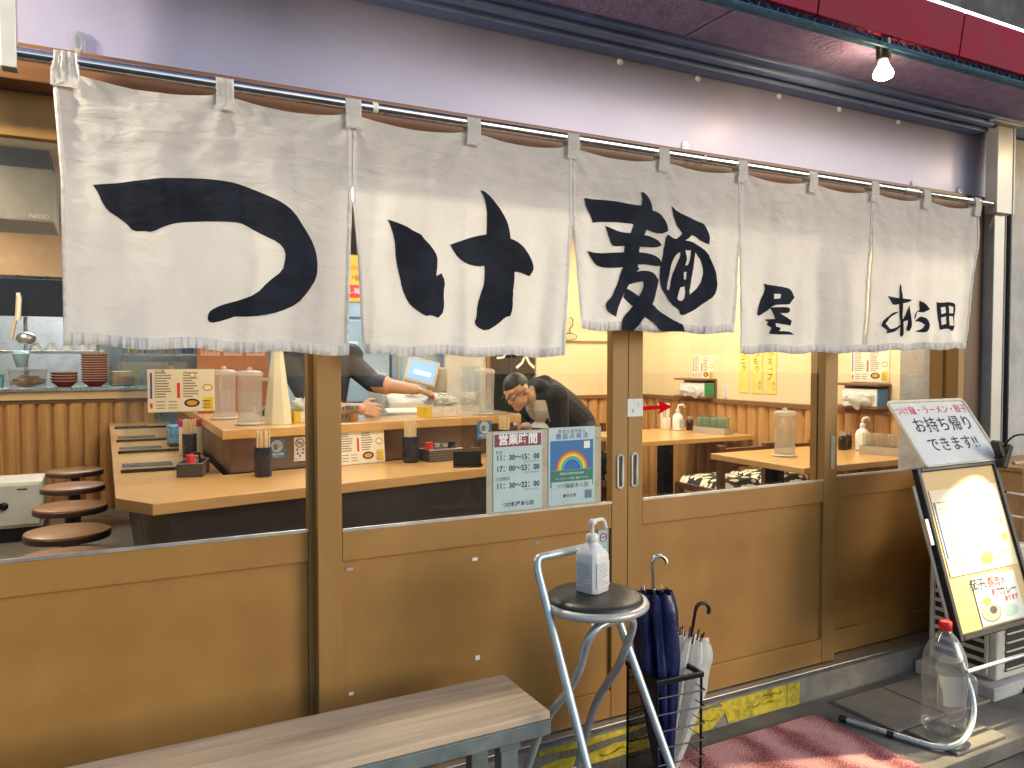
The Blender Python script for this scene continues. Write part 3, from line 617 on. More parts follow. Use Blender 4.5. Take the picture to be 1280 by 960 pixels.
# ================================================================ IN FRONT OF THE SHOP
# ---- bench
BW = wood('bench_plank', (.34, .24, .155), (.72, .57, .41), axis=0, scale=11, rough=.6, bump=.35)
BLEG = mat('bench_grey_paint', (.14, .17, .17), rough=.6, var=.3, vscale=14, bump=.2, bscale=40)
be = thing('wooden_bench', 'low wooden bench with worn bare top and grey painted legs', 'bench', (-.85, -.32, 0))
L_ = 1.885
MB().box(0, L_, -.128, .012, .402, .424).build('seat_plank', BW, be, bevel=.004)
MB().box(0, L_, .0135, .145, .402, .4238).build('seat_plank', BW, be, bevel=.004)
box(-.004, L_ + .002, -.129, -.108, .360, .401, 'apron', BLEG, be, bevel=.003); box(-.004, L_ + .002, .125, .146, .360, .401, 'apron', BLEG, be, bevel=.003)
for x in (.14, L_ - .11):
    for y in (-.085, .10):
        MB().box(x - .031, x + .031, y - .024, y + .024, .333, .3595).build('leg_collar', BLEG, be, bevel=.003)
        MB().hexa([(x - .026, y - .022, -.0), (x + .03, y - .022, 0), (x + .03, y + .022, 0), (x - .026, y + .022, 0)], [(x - .025, y - .02, .332), (x + .025, y - .02, .332), (x + .025, y + .02, .332), (x - .025, y + .02, .332)]).build('leg', BLEG, be, bevel=.003)
    box(x - .016, x + .016, -.06, .077, .12, .16, 'stretcher', BLEG, be)

# ---- folding stool
STEEL = mat('stool_tube', (.50, .55, .58), rough=.36, metal=.6, var=.15, vscale=25)
VINYL = mat('black_vinyl', (.022, .020, .019), rough=.38, var=.25, vscale=14, bump=.08, bscale=60)
fs = thing('folding_stool', 'folding stool of steel tube with a round black seat', 'stool', (1.19, -.425, 0), (0, 0, R(12)))
def rnd(pts, r=.05, n=5):
    """polyline with rounded corners"""
    P = [Vector(p) for p in pts]; out = [P[0]]
    for i in range(1, len(P) - 1):
        a = (P[i - 1] - P[i]); c = (P[i + 1] - P[i]); q = min(r, a.length * .48, c.length * .48); A = P[i] + a.normalized() * q; C_ = P[i] + c.normalized() * q
        for k in range(n + 1):
            t = k / n; out.append(A * (1 - t) ** 2 + P[i] * 2 * t * (1 - t) + C_ * t * t)
    out.append(P[-1]); return out
MB().tube(rnd([(-.165, -.27, .012), (-.146, .075, .79), (-.136, .085, .815), (.066, .085, .815), (.080, .075, .79), (.150, -.27, .012)], .06, 7), .0115, 12).build('back_frame', STEEL, fs, smooth=60)
MB().tube(rnd([(-.125, .22, .012), (-.105, .10, .34), (-.085, -.02, .50), (-.095, -.075, .655), (.095, -.075, .655), (.085, -.02, .50), (.105, .10, .34), (.125, .22, .012)], .07, 7), .0115, 12).build('front_frame', STEEL, fs, smooth=60)
for s in (-1, 1):
    for (x, y) in ((.155, -.27), (.125, .22)): MB().lathe([(.014, 0), (.015, .02), (.013, .03)], c=(s * x, y, 0), seg=12).build('rubber_foot', BLACK, fs, smooth=50)
    MB().tube([(s * .112, .02, .685), (s * .134, .03, .685)], .005, 8).build('hinge_pin', STEEL, fs, smooth=50)
MB().tube([(-.147, -.17, .235), (.147, -.17, .235)], .006, 8).build('footrest', STEEL, fs, smooth=50)
MB().tube([(-.119, .185, .108), (.119, .185, .108)], .006, 8).build('stretcher', STEEL, fs, smooth=50)
st = MB().lathe([(.10, .672), (.138, .674), (.148, .680), (.150, .687), (.147, .694), (.138, .697), (.05, .697)], seg=40).build('seat_rim', WHITE if 0 else mat('seat_rim', (.52, .51, .48), rough=.35, metal=.3), fs, smooth=50)
MB().lathe([(.134, .6975), (.133, .703), (.122, .710), (.09, .713), (.002, .712)], seg=40).build('seat_pad', VINYL, st, smooth=60)
# ---- sanitizer on the stool
sb = thing('sanitizer_bottle', 'white pump bottle of hand sanitizer standing on the black stool seat', 'bottle', (1.195, -.405, .7125), (0, 0, R(20))); sb.scale = (1.13, 1.13, 1.13)
BOT = mat('milky_plastic', (.74, .73, .70), rough=.3, var=.03)
hw = .033
def sq(h, z, r=.3):
    c = h * r; return [(h, -h + c, z), (h, h - c, z), (h - c, h, z), (-h + c, h, z), (-h, h - c, z), (-h, -h + c, z), (-h + c, -h, z), (h - c, -h, z)]
def loft(mb, rings):
    n = len(rings[0]); vs_ = [v for r_ in rings for v in r_]; fs_ = [tuple(reversed(range(n))), tuple(range((len(rings) - 1) * n, len(rings) * n))]
    for i in range(len(rings) - 1):
        for k in range(n): fs_.append((i * n + k, i * n + (k + 1) % n, (i + 1) * n + (k + 1) % n, (i + 1) * n + k))
    return mb.add(vs_, fs_)
loft(MB(), [sq(.030, 0), sq(hw, .004), sq(hw, .090), sq(.030, .098), sq(.014, .118, .5), sq(.013, .124, .5)]).build('bottle_body', BOT, sb, smooth=40, bevel=.002)
pm = MB().lathe([(.015, .1245), (.0155, .126), (.0155, .138), (.013, .141)], seg=20).build('pump_collar', BOT, sb, smooth=50)
MB().lathe([(.0045, .141), (.0045, .165), (.010, .166), (.011, .172), (.006, .178)], seg=14).build('pump_stem', BOT, pm, smooth=50)
MB().tube(rnd([(0, 0, .172), (.034, -.006, .174), (.043, -.008, .160), (.045, -.008, .150)], .012), .0048, 10).build('nozzle', BOT, pm, smooth=50)
for (rz, ) in ((0,), (R(-90),)):
    lb = MB().box(-.025, .025, -.0005, .0, .018, .078).build('product_label', mat('label_paper', (.70, .70, .68), rough=.5), sb, loc=(math.sin(rz) * hw - 0, -math.cos(rz) * hw, 0), rot=(0, 0, rz))
    m_ = MB(); random.seed(5)
    for i in range(9):
        z = .072 - i * .006; m_.box(-.021, random.uniform(.0, .021), -.001, -.0006, z - .0016, z)
    m_.build('label_print', mat('faint_print', (.32, .34, .42), rough=.6), lb)
# ---- umbrella stand
us = thing('umbrella_stand', 'black wire umbrella stand holding two umbrellas', 'umbrella stand', (1.492, -.352, 0), (0, 0, R(-4)))
hx, hy = .078, .080
for (x, y) in ((-hx, -hy), (hx, -hy), (hx, hy), (-hx, hy)): MB().tube([(x, y, 0), (x, y, .415)], .004, 8).build('corner_post', BLACKM, us, smooth=50)
tr = MB(); tr.box(-hx - .006, hx + .006, -hy - .006, -hy + .004, .410, .425); tr.box(-hx - .006, hx + .006, hy - .004, hy + .006, .410, .425); tr.box(-hx - .006, -hx + .004, -hy + .0045, hy - .0045, .410, .425); tr.box(hx - .004, hx + .006, -hy + .0045, hy - .0045, .410, .425)
tr.build('top_rim', BLACKM, us, bevel=.001)
for k in range(8):
    z = .02 + k * .050; MB().tube([(-hx, -hy, z), (hx + .012, -hy - .004, z), (hx + .012, hy + .004, z), (-hx, hy, z)], .0025, 6).build('wire_rung', CHROME if 0 else BLACKM, us, smooth=50)
me_ = MB()
for k in range(34):
    y = -hy + 2 * hy * k / 33
    me_.tube([(-hx, y, .01), (-hx, y, .41)], .0010, 4)
for k in range(82): z = .01 + k * .005; me_.tube([(-hx - .0012, -hy, z), (-hx - .0012, hy, z)], .0010, 4)
o = me_.build('wire_mesh_side', BLACKM, us); o['kind'] = 'stuff'
box(-hx, hx, -hy, hy, .004, .012, 'drip_tray', BLACKM, us)
def umbrella(name, label, base, top, r, mcloth, mh, hook, tips, folds, seed):
    """closed umbrella: pleated canopy round a shaft, rib tips at the top, crook handle"""
    b0, t0 = Vector(base), Vector(top); ax = (t0 - b0).normalized(); u = ax.orthogonal().normalized(); w = ax.cross(u)
    U = thing(name, label, 'umbrella', b0, group=None); random.seed(seed)
    vs_ = []; fs_ = []; n = 48; rows = 22; Lc = (t0 - b0).length
    for j in range(rows + 1):
        t = j / rows; rr = r * (.16 + .84 * min(1, t * 1.5) ** .8) * (1 if t < .93 else 1 - (t - .93) * 2.2)
        for k in range(n):
            a = 2 * math.pi * k / n; q = rr * (1 + .30 * math.cos(a * folds + 1.5 * t) + .12 * math.cos(a * (folds * 2 + 1) + 3 * t) + .16 * noise.noise(Vector((math.cos(a) * 2, math.sin(a) * 2, t * 5 + seed))))
            tz = t * Lc * (1 + (.03 * noise.noise(Vector((math.cos(a) * 3, math.sin(a) * 3, seed * 2.)))) * (1 if j > rows - 3 else 0)) - (0)
            vs_.append(ax * tz + (u * math.cos(a) + w * math.sin(a)) * q)
    for j in range(rows):
        for k in range(n): fs_.append((j * n + k, j * n + (k + 1) % n, (j + 1) * n + (k + 1) % n, (j + 1) * n + k))
    MB().add(vs_, fs_).build('canopy', mcloth, U, smooth=75)
    for k in range(tips):
        a = 2 * math.pi * (k + .3) / tips; p = ax * (Lc * .97) + (u * math.cos(a) + w * math.sin(a)) * r * .62
        MB().tube([p, p + ax * .035 + (u * math.cos(a) + w * math.sin(a)) * .004], .0026, 6).build('rib_tip', mh if tips > 6 else WHITE, U, smooth=50)
    tt = ax * Lc; MB().tube([ax * -.03, tt + ax * .04], .004, 8).build('shaft', CHROME, U, smooth=50)
    hp = [tt + ax * .0, tt + ax * (.085)]
    side = hook.normalized(); R_ = .024; c = tt + ax * .085 + side * R_
    for k in range(1, 11):
        a = math.pi * k / 9.0; hp.append(c - side * R_ * math.cos(a) + ax * R_ * math.sin(a))
    MB().tube(hp, .0058, 10, radii=[.0045, .005] + [.0062] * 10).build('crook_handle', mh, U, smooth=60)
    return U
NAVY = mat('navy_nylon', (.012, .018, .085), rough=.35, var=.3, vscale=12, bump=.25, bscale=40)
MILK = clothm('milky_vinyl', (.84, .83, .80), transl=.45, bump=.4, bscale=25, var=.1)
umbrella('navy_umbrella', 'closed navy blue umbrella with a curved metal handle in the wire stand', (1.485, -.375, .035), (1.478, -.318, .645), .054, NAVY, CHROME, Vector((1, -.3, 0)), 8, 7, 2)
umbrella('white_umbrella', 'closed translucent white umbrella with a black crook handle in the wire stand', (1.530, -.320, .035), (1.612, -.335, .490), .054, MILK, BLACK, Vector((1, -.2, -.2)), 8, 8, 5)
# ---- red mat
RUG = mat('red_mat', (.16, .018, .022), rough=.9, var=.25, vscale=60, bump=.8, bscale=260)
def rugmat():
    m, nt, b = _nt('red_pile'); N = nt.nodes; L = nt.links
    tc = N.new('ShaderNodeTexCoord'); n1 = N.new('ShaderNodeTexNoise'); n1.inputs['Scale'].default_value = 190; n1.inputs['Detail'].default_value = 4; L.new(tc.outputs['Object'], n1.inputs[0])
    wv = N.new('ShaderNodeTexWave'); wv.inputs['Scale'].default_value = 1.6; wv.inputs['Distortion'].default_value = 3.5; wv.inputs['Detail'].default_value = 3; wv.inputs['Detail Scale'].default_value = 3; L.new(tc.outputs['Object'], wv.inputs[0])
    ad = N.new('ShaderNodeMath'); ad.operation = 'MULTIPLY_ADD'; ad.inputs[1].default_value = .30; L.new(wv.outputs[1], ad.inputs[0]); L.new(n1.outputs[0], ad.inputs[2])
    rp = N.new('ShaderNodeValToRGB'); rp.color_ramp.elements[0].position = .44; rp.color_ramp.elements[0].color = (.22, .028, .034, 1); rp.color_ramp.elements[1].position = .80; rp.color_ramp.elements[1].color = (.78, .40, .38, 1)
    L.new(ad.outputs[0], rp.inputs[0]); L.new(rp.outputs[0], b.inputs['Base Color']); b.inputs['Roughness'].default_value = .95
    bp = N.new('ShaderNodeBump'); bp.inputs['Strength'].default_value = .9; bp.inputs['Distance'].default_value = .006; L.new(n1.outputs[0], bp.inputs['Height']); L.new(bp.outputs[0], b.inputs['Normal']); return m
vs_ = []; fs_ = []; nx, ny = 60, 34
pl = [];
def matcorner(x, y):   # rounded rectangle distance
    return x, y
mt = MB(); pts = rnd([(2.2, -.158, 0), (2.37, -.158, 0), (2.385, -.90, 0), (1.62, -.90, 0), (1.62, -.158, 0), (2.2, -.158, 0)], .03)
mt.prism([(p.x, p.y) for p in pts[:-1]], .001, .010, 'z')
tag(mt.build('door_mat', rugmat(), bevel=.002), 'worn red door mat lying on the apron in front of the kerb', 'mat')

# ---- menu board on a tube stand
mbd = thing('menu_board', 'tilted black framed menu board on a bent steel tube stand', 'menu board', (2.72, -.5, 0))
lean = math.atan2(.183, .60)
Rb = Matrix.Rotation(-lean, 3, 'X')
Wd, Hd = .505, .635
# panel local frame: x across, z up the board, face looks at -y
def bp_(x, y, z): return Vector((0, 0, .335)) + Rb @ Vector((x, y, z))
pan = bpy.data.objects.new('panel', None)
def bbox(name, x0, x1, y0, y1, z0, z1, m, parent=mbd, bevel=.002):
    o = MB().box(x0, x1, y0, y1, z0, z1).build(name, m, parent, bevel=bevel); o.location = (0, 0, .335); o.rotation_euler = (-lean, 0, 0); return o
bbox('backing_panel', .012, Wd - .012, .004, .016, .012, Hd - .012, mat('board_wood', (.62, .42, .16), rough=.5, var=.08))
bbox('frame_side', 0, .022, -.006, .02, 0, Hd, BLACKM, bevel=.004); bbox('frame_side', Wd - .022, Wd, -.006, .02, 0, Hd, BLACKM, bevel=.004)
bbox('frame_bottom', .0225, Wd - .0225, -.006, .02, 0, .024, BLACKM, bevel=.004); bbox('frame_top', .0225, Wd - .0225, -.006, .02, Hd - .018, Hd, BLACKM, bevel=.004)
mp_ = bbox('menu_sheet', .045, Wd - .035, .0015, .003, .225, .545, CREAM, bevel=0)
def decal(parent, x0, x1, z0, z1, y, m, name):
    return MB().box(x0, x1, y - .0004, y, z0, z1).build(name, m, parent)
random.seed(11)
tx = MB()
for col_, (cx0, cx1) in enumerate(((.075, .185), (.205, .30), (.33, .44))):
    z = .495
    while z > .25:
        if not (col_ == 1 and z < .33):
            tx.box(cx0, cx0 + (cx1 - cx0) * random.uniform(.5, .95), .0007, .0011, z, z + .006)
        z -= random.choice((.013, .013, .016, .024))
tx.build('menu_print', mat('brown_print', (.34, .26, .17), rough=.6), mp_)
decal(mp_, .052, .062, .29, .50, .001, BLUEINK, 'blue_band'); decal(mp_, .345, .349, .24, .31, .001, BLUEINK, 'blue_rule')
def disc(cx_, cz, rx, rz, y, m, name, parent, n=24):
    return MB().add([(cx_ + rx * math.cos(2 * math.pi * k / n), y, cz + rz * math.sin(2 * math.pi * k / n)) for k in range(n)], [tuple(range(n))]).build(name, m, parent)
ORG = mat('food_orange', (.62, .30, .04), rough=.5); YEL = mat('food_yellow', (.70, .50, .04), rough=.5)
disc(.285, .268, .045, .028, .0006, GREYINK, 'dish_rim', mp_); disc(.285, .268, .038, .022, .0002, ORG, 'dish', mp_)
disc(.30, .497, .018, .018, .0006, YEL, 'egg', mp_); disc(.43, .335, .02, .016, .0006, YEL, 'bowl', mp_); disc(.435, .40, .012, .014, .0006, ORG, 'bowl', mp_)
cs = bbox('curry_sheet', .155, Wd - .075, .001, .0025, .03, .205, mat('pale_sheet', (.60, .66, .64), rough=.35, var=.05), bevel=0)
for (s, x, z, sz, m_, r_) in (('茄子', .185, .178, .044, INK, 0), ('と', .232, .174, .026, INK, 0), ('豚肉', .287, .176, .040, REDINK, 0), ('の', .345, .174, .026, INK, 0), ('和風', .285, .137, .030, mat('purple_ink', (.25, .05, .14), rough=.5), 0), ('カレー', .362, .137, .036, INK, 0), ('あります', .370, .108, .022, REDINK, 0)):
    t_ = text(s, sz, cs, x, 0, m_, bold=.0008); t_.location = (x, .0004, z); t_.rotation_euler = (R(90), 0, 0)
disc(.225, .072, .062, .034, .0006, GREYINK, 'plate_rim', cs); disc(.225, .072, .056, .029, .0003, mat('plate_green', (.30, .36, .26), rough=.5), 'plate', cs)
disc(.215, .115, .028, .012, .0005, ORG, 'flames', cs); disc(.24, .080, .022, .014, .0, mat('aubergine', (.05, .04, .05), rough=.4), 'aubergine', cs); disc(.345, .065, .05, .022, .0005, mat('leaf_wash', (.36, .52, .46), rough=.5), 'wash', cs)
# stand: bent tube on both sides, cross bars
for (name, x0, s) in (('side_leg', 0., -1), ('side_leg', Wd, 1)):
    top = bp_(x0 - s * .012, .03, Hd * .9); low = bp_(x0 - s * .012, .03, -.03)
    foot0 = Vector((x0 + s * .30, .26, .014)); foot1 = Vector((x0 + s * .17, -.105, .014)) if s < 0 else Vector((x0 + s * .10, -.105, .014))
    if s > 0: foot0 = Vector((x0 + .05, .26, .014))
    MB().tube(rnd([foot0, foot1, Vector((x0 + s * (-.02), -.06, .10)) if s < 0 else Vector((x0, -.08, .08)), low, top], .11, 8), .0105, 12).build(name, STEEL, mbd, smooth=60)
    d_ = foot1 - foot0
    MB().tube([foot0 - d_.normalized() * .006, foot0 + d_.normalized() * .022], .0125, 10).build('foot_cap', BLACK, mbd, smooth=50)
    MB().tube([foot0 + d_ * .42 + Vector((0, 0, -.002)), foot0 + d_ * .48 + Vector((0, 0, -.002))], .013, 10).build('rubber_pad', BLACK, mbd, smooth=50)
MB().tube([(.0, -.025, .235), (Wd, -.025, .235)], .008, 10).build('cross_bar', STEEL, mbd, smooth=50)
MB().box(-.02, .0, .0, .02, Hd * .55, Hd * .70).build('side_clip', ALU, mbd, loc=(0, 0, .335), rot=(-lean, 0, 0))
# ---- whiteboard clipped above the menu
wl = math.atan2(.165, .232)
wbd = thing('whiteboard', 'small whiteboard with red and black hand lettering resting on the menu board', 'whiteboard', (2.806, -.300, .945), (R(90) - wl, 0, 0))
MB().box(0, .475, .0, .285, -.006, 0).build('writing_surface', mat('whiteboard_face', (.72, .71, .68), rough=.25, var=.04), wbd)
fr = MB(); pts = rnd([(.2, -.006, .0), (.481, -.006, 0), (.481, .291, 0), (-.006, .291, 0), (-.006, -.006, 0), (.2, -.006, 0)], .022)
fr.tube(pts, .0075, 8).build('frame', mat('cream_frame', (.66, .60, .46), rough=.4), wbd, smooth=50)
for s_, n_ in (('つけ麺・', 0), ('ラーメン・', 4), ('餃子', 9)): text(s_, .043, wbd, .004 + n_ * .0427, .244, REDINK, shear=.05, align='LEFT')
text('お持ち帰り', .076, wbd, .255, .172, INK, bold=.0003, shear=.08, space=1.05); text('できます!!', .070, wbd, .245, .082, INK, bold=.0003, shear=.08, space=1.05)
# ---- clip lamp on the board: a warm bulb in a black clamp that throws light down the menu
cl = thing('clip_lamp', 'black clamp lamp on the corner of the menu board, lit', 'lamp', (3.262, -.325, .945))
MB().obox((0, 0, .015), (.028, .05, .10), Matrix.Rotation(R(25), 3, 'Y')).build('clamp', BLACK, cl, bevel=.004)
MB().obox((-.03, 0, .04), (.016, .04, .09), Matrix.Rotation(R(-30), 3, 'Y')).build('clamp_jaw', BLACK, cl, bevel=.004)
MB().tube(rnd([(0, 0, .05), (.01, -.03, .10), (-.01, -.10, .115), (-.04, -.14, .075)], .03), .004, 8).build('gooseneck', BLACKM, cl, smooth=50)
hd = Vector((-.045, -.145, .066)); aim = Vector((2.97, -.38, .66)) - Vector((3.262, -.325, .945)) - hd
sh = MB().lathe([(.008, .030), (.014, .027), (.020, .006), (.021, 0)], seg=16, cap=False).build('lamp_shade', BLACK, cl, smooth=50, loc=hd, rot=(-aim).to_track_quat('Z', 'Y').to_euler())
MB().ball((0, 0, .012), .010).build('lamp_bulb', emit('clip_bulb', (1., .80, .45), 60.), sh, smooth=50)
sd_ = bpy.data.lights.new('clip_lamp_light', 'SPOT'); sd_.energy = 150.; sd_.spot_size = R(60); sd_.spot_blend = 1.; sd_.shadow_soft_size = .012; sd_.color = (1., .82, .50)
so_ = bpy.data.objects.new('clip_lamp_light', sd_); COL.objects.link(so_); so_.parent = cl; so_.location = hd + aim.normalized() * .004; so_.rotation_euler = (-aim).to_track_quat('Z', 'Y').to_euler()
# ---- big clear bottle
btl = thing('plastic_bottle', 'large empty clear plastic bottle with red cap and grip', 'bottle', (2.672, -.475, .0125)); btl.scale = (1.10, 1.10, 1.07)
PET = glassm('pet_plastic', tint=(.93, .94, .95), ior=1.55, rough=.03, haze=.07, hazecol=(.85, .85, .86), gain=1.8)
prof = [(.02, .006), (.055, .0), (.066, .008), (.068, .03), (.064, .036), (.068, .045), (.068, .10), (.0655, .108), (.068, .115), (.068, .215), (.066, .225), (.067, .235), (.062, .265), (.050, .295), (.034, .322), (.020, .338), (.0165, .345), (.0165, .352)]
MB().lathe(prof, seg=36, cap=False).build('bottle_body', PET, btl, smooth=60)
MB().lathe([(.0185, .346), (.0195, .348), (.0195, .372), (.017, .375)], seg=24).build('cap', mat('red_cap', (.62, .015, .02), rough=.35), btl, smooth=40)
MB().tube(rnd([(.050, -.045, .20), (.066, -.062, .185), (.066, -.062, .12), (.050, -.045, .105)], .02), .008, 10).build('grip', PET, btl, smooth=60)
vs_ = []; n = 14
for j in range(2):
    for k in range(n + 1):
        a = R(200) + R(75) * k / n; vs_.append((.0692 * math.cos(a), .0692 * math.sin(a), .112 + j * .10))
MB().add(vs_, [(k, k + 1, n + 2 + k, n + 1 + k) for k in range(n)]).build('bottle_label', glassm('film_label', tint=(.8, .82, .85), haze=.35, hazecol=(.62, .64, .70)), btl, smooth=60)
vs_ = []
for j in range(2):
    for k in range(3): a = R(196) + R(3.5) * k / 2; vs_.append((.0694 * math.cos(a), .0694 * math.sin(a), .112 + j * .10))
MB().add(vs_, [(k, k + 1, 4 + k, 3 + k) for k in range(2)]).build('label_edge', mat('label_edge', (.62, .50, .22), rough=.5), btl)
# ---- outdoor air conditioner unit behind the board
ac = thing('outdoor_unit', 'beige outdoor air conditioner with dark louvres behind the menu board', 'air conditioner', (3.15, -.38, .0))
BEI = mat('beige_steel', (.58, .56, .50), rough=.45, var=.12, vscale=6)
box(-.06, .80, -.03, .31, .0, .055, 'plinth', CONCW, ac, bevel=.006)
box(0, .76, 0, .29, .06, .60, 'casing', BEI, ac, bevel=.01)
box(-.002, -.0005, .035, .26, .085, .50, 'louvre_opening', DARKIN, ac, bevel=0)
for k in range(11): MB().obox((-.008, .147, .095 + k * .039), (.016, .228, .006), Matrix.Rotation(R(-35), 3, 'Y')).build('louvre', BEI, ac, bevel=.001)
for y in (.033, .147, .262): box(-.018, -.003, y - .006, y + .006, .08, .505, 'louvre_bar', BEI, ac)
box(.06, .42, -.003, -.001, .09, .53, 'front_grille', DARKIN, ac, bevel=0)
for k in range(12): box(.055, .425, -.012, -.004, .10 + k * .036, .106 + k * .036, 'grille_bar', BEI, ac)
cr = thing('wooden_crate', 'wooden crate with a pale green printed label standing on the outdoor unit', 'crate', (3.36, -.36, .6005))
CRW = wood('tray_wood', (.44, .24, .10), (.58, .34, .15), axis=0)
for k in range(3): box(0, .50, 0, .015, .01 + k * .095, .095 + k * .095, 'front_slat', CRW, cr); box(0, .015, .016, .26, .01 + k * .095, .095 + k * .095, 'side_slat', CRW, cr); box(.485, .50, .016, .26, .01 + k * .095, .095 + k * .095, 'side_slat', CRW, cr)
box(0, .50, 0, .262, .0, .009, 'crate_floor', CRW, cr); box(-.01, .51, -.01, .27, .286, .306, 'crate_lid', CRW, cr, bevel=.003)
lb = box(.02, .20, -.003, -.0005, .10, .19, 'label_sheet', PALEB, cr, bevel=0)
for k in range(3): box(.035 + k * .05, .072 + k * .05, -.0045, -.0035, .13, .17, 'green_print', GRN, lb, bevel=0)
stk = MB().tube([(3.33, -.33, .925), (3.80, -.28, .915)], .008, 8).build('wooden_stick', wood('stick_wood', (.50, .32, .16), (.62, .42, .24), axis=0), smooth=50)
tag(stk, 'thin wooden stick lying on the crate lid beside the clamp lamp', 'stick')

# ================================================================ INSIDE
# ---- ceiling lamps
def ceiling_lamp(x, y, w, d, label, m):
    t = thing('ceiling_light', label, 'ceiling light', (x, y, 2.44), group='ceiling lamps')
    box(-w / 2 - .02, w / 2 + .02, -d / 2 - .02, d / 2 + .02, .02, .058, 'housing', WHITE, t); box(-w / 2, w / 2, -d / 2, d / 2, .0, .019, 'diffuser', m, t, bevel=0)
WARM = emit('warm_diffuser', (1., .86, .62), SHOP); COOL = emit('cool_diffuser', (.95, .97, 1.), KITCHEN)
ceiling_lamp(3.5, 1.0, .6, .6, 'warm ceiling lamp over the table with the pitcher', WARM)
ceiling_lamp(3.7, 2.6, .6, .6, 'warm ceiling lamp over the table by the back wall', WARM)
ceiling_lamp(1.0, 1.0, 1.0, .3, 'long warm ceiling lamp over the front of the counter', WARM)
ceiling_lamp(-1.0, 2.4, .3, 1.0, 'warm ceiling lamp over the passage behind the stools', WARM)
ceiling_lamp(-1.0, 4.2, .3, 1.0, 'warm ceiling lamp by the kitchen pass', WARM)
ceiling_lamp(1.3, 2.9, 1.0, .3, 'long cool ceiling lamp over the register', COOL)
ceiling_lamp(-.2, 6.2, 1.0, .3, 'long cool ceiling lamp over the kitchen range', COOL)
# ---- counter
def fy(x): return .93 + .19 * x            # front edge of the counter
def ry(x): return 1.52 + .145 * x          # riser line
co = thing('bar_counter', 'long wooden L shaped bar counter with a raised shelf', 'counter', (0, 0, 0))
top = [(.03, 5.1), (.03, 1.16), (.15, fy(.15)), (2.15, fy(2.15)), (2.15, ry(2.15)), (.48, ry(.48)), (.48, 5.1)]
MB().prism(top, .775, .82, 'z').build('counter_top', TABLEW, co, bevel=.003)
MB().prism([(.16, 5.0), (.16, 1.30), (.22, fy(.2) + .17), (2.10, fy(2.1) + .15), (2.10, ry(2.1) - .05), (.44, ry(.44)), (.44, 5.0)], FL, .774, 'z').build('counter_base', DARKIN, co)
MB().prism([(.515, 4.7), (.515, ry(.51) + .04), (2.14, ry(2.14) + .03), (2.14, ry(2.14) + .06), (.55, ry(.55) + .07), (.55, 4.7)], .8205, .984, 'z').build('riser', RISER, co)
MB().prism([(.475, 4.7), (.475, ry(.475) - .02), (2.17, ry(2.17) - .02), (2.17, ry(2.17) + .32), (.80, ry(.8) + .34), (.80, 4.7)], .985, 1.03, 'z').build('raised_shelf', TABLEW, co, bevel=.003)
MB().prism([(.56, 4.7), (.56, 1.75), (2.1, 1.98), (2.1, 2.1), (.75, 1.95), (.75, 4.7)], FL, .98, 'z').build('kitchen_side_panel', DARKIN, co)
# dark strips that hold the clear partitions
for i, (y, lab) in enumerate(((1.88, 'nearest the counter corner, with the menu card on it'), (2.72, 'between the menu card partition and the blue box'), (3.40, 'beside the blue box'), (4.45, 'at the kitchen end of the counter'))):
    p = thing('clear_partition', 'clear upright acrylic partition on the counter, ' + lab, 'partition', (.06, y, .8205), group='partitions along the counter')
    box(.0, .38, -.016, .016, 0, .014, 'base_strip', BLACKM, p); box(.02, .37, -.0015, .0015, .0125, .52, 'acrylic_sheet', ACRYL, p, bevel=0)
p = thing('clear_partition', 'clear upright acrylic partition standing across the front counter by the condiment caddy', 'partition', (1.66, 1.30, .8205), (0, 0, R(80)))
box(.0, .34, -.012, .012, 0, .012, 'base_strip', BLACKM, p); box(.0, .40, -.0015, .0015, .0125, .50, 'acrylic_sheet', ACRYL, p, bevel=0)
MATG = mat('grey_place_mat', (.07, .075, .085), rough=.18, var=.15)
for i, (y, lab) in enumerate(((2.14, 'next to the menu card partition'), (2.98, 'beside the blue box'), (3.70, 'between the blue box and the kitchen end'), (4.66, 'at the kitchen end'))):
    tag(box(.07, .30, y - .07, y + .07, .8205, .8235, 'place_mat', MATG, bevel=.001), 'shiny dark grey place mat on the counter, ' + lab, 'place mat', 'place mats on the counter')
SB = mat('sticker_blue', (.05, .22, .50), rough=.5)
def sticker_blue(loc, rot, lab):
    s = sheet('blue_sticker', lab, 'sticker', .085, .092, loc, rot, SB, .001)
    MB().tube([(.027 * math.cos(a * .3491), .012 + .027 * math.sin(a * .3491), .0013) for a in range(18)], .0022, 5, closed=True).build('ring', PAPER, s)
    MB().prism([(.024 * math.cos(a * .3491), .012 + .024 * math.sin(a * .3491)) for a in range(18)], .0011, .0014, 'z').build('disc', mat('sticker_disc', (.55, .62, .58), rough=.5), s)
    rect(.02, .026, -.006, .008, .0015, .0004).build('cup', SB, s); rect(.012, .02, .012, .012, .0015, .0004).build('bottle', mat('sticker_tan', (.62, .45, .25), rough=.5), s)
    text('手指の消毒', .0135, s, 0, -.028, PAPER, z=.0014, bold=.0003); text('ご協力下さい', .007, s, 0, -.039, PAPER, z=.0014)
ra = math.atan(.145)
def on_riser(x): return (x, ry(x) + .03 - .0016 + .008, 0)
q = ry(.74) + .036
sticker_blue((.735, ry(.735) + .033, .922), (R(90), 0, ra), 'blue round picture sticker on the counter riser beside the no smoking sticker')
s = sheet('no_smoking_sticker', 'white no smoking sticker on the counter riser', 'sticker', .062, .118, (.85, ry(.85) + .033, .912), (R(90), 0, ra), PAPER, .001)
MB().tube([(.021 * math.cos(a * .3491), .03 + .021 * math.sin(a * .3491), .0013) for a in range(18)], .0022, 5, closed=True).build('ring', INK, s)
MB().tube([(-.014, .044, .0016), (.014, .016, .0016)], .0018, 5).build('slash', INK, s); rect(.026, .005, 0, .03, .0012, .0004).build('cigarette', INK, s)
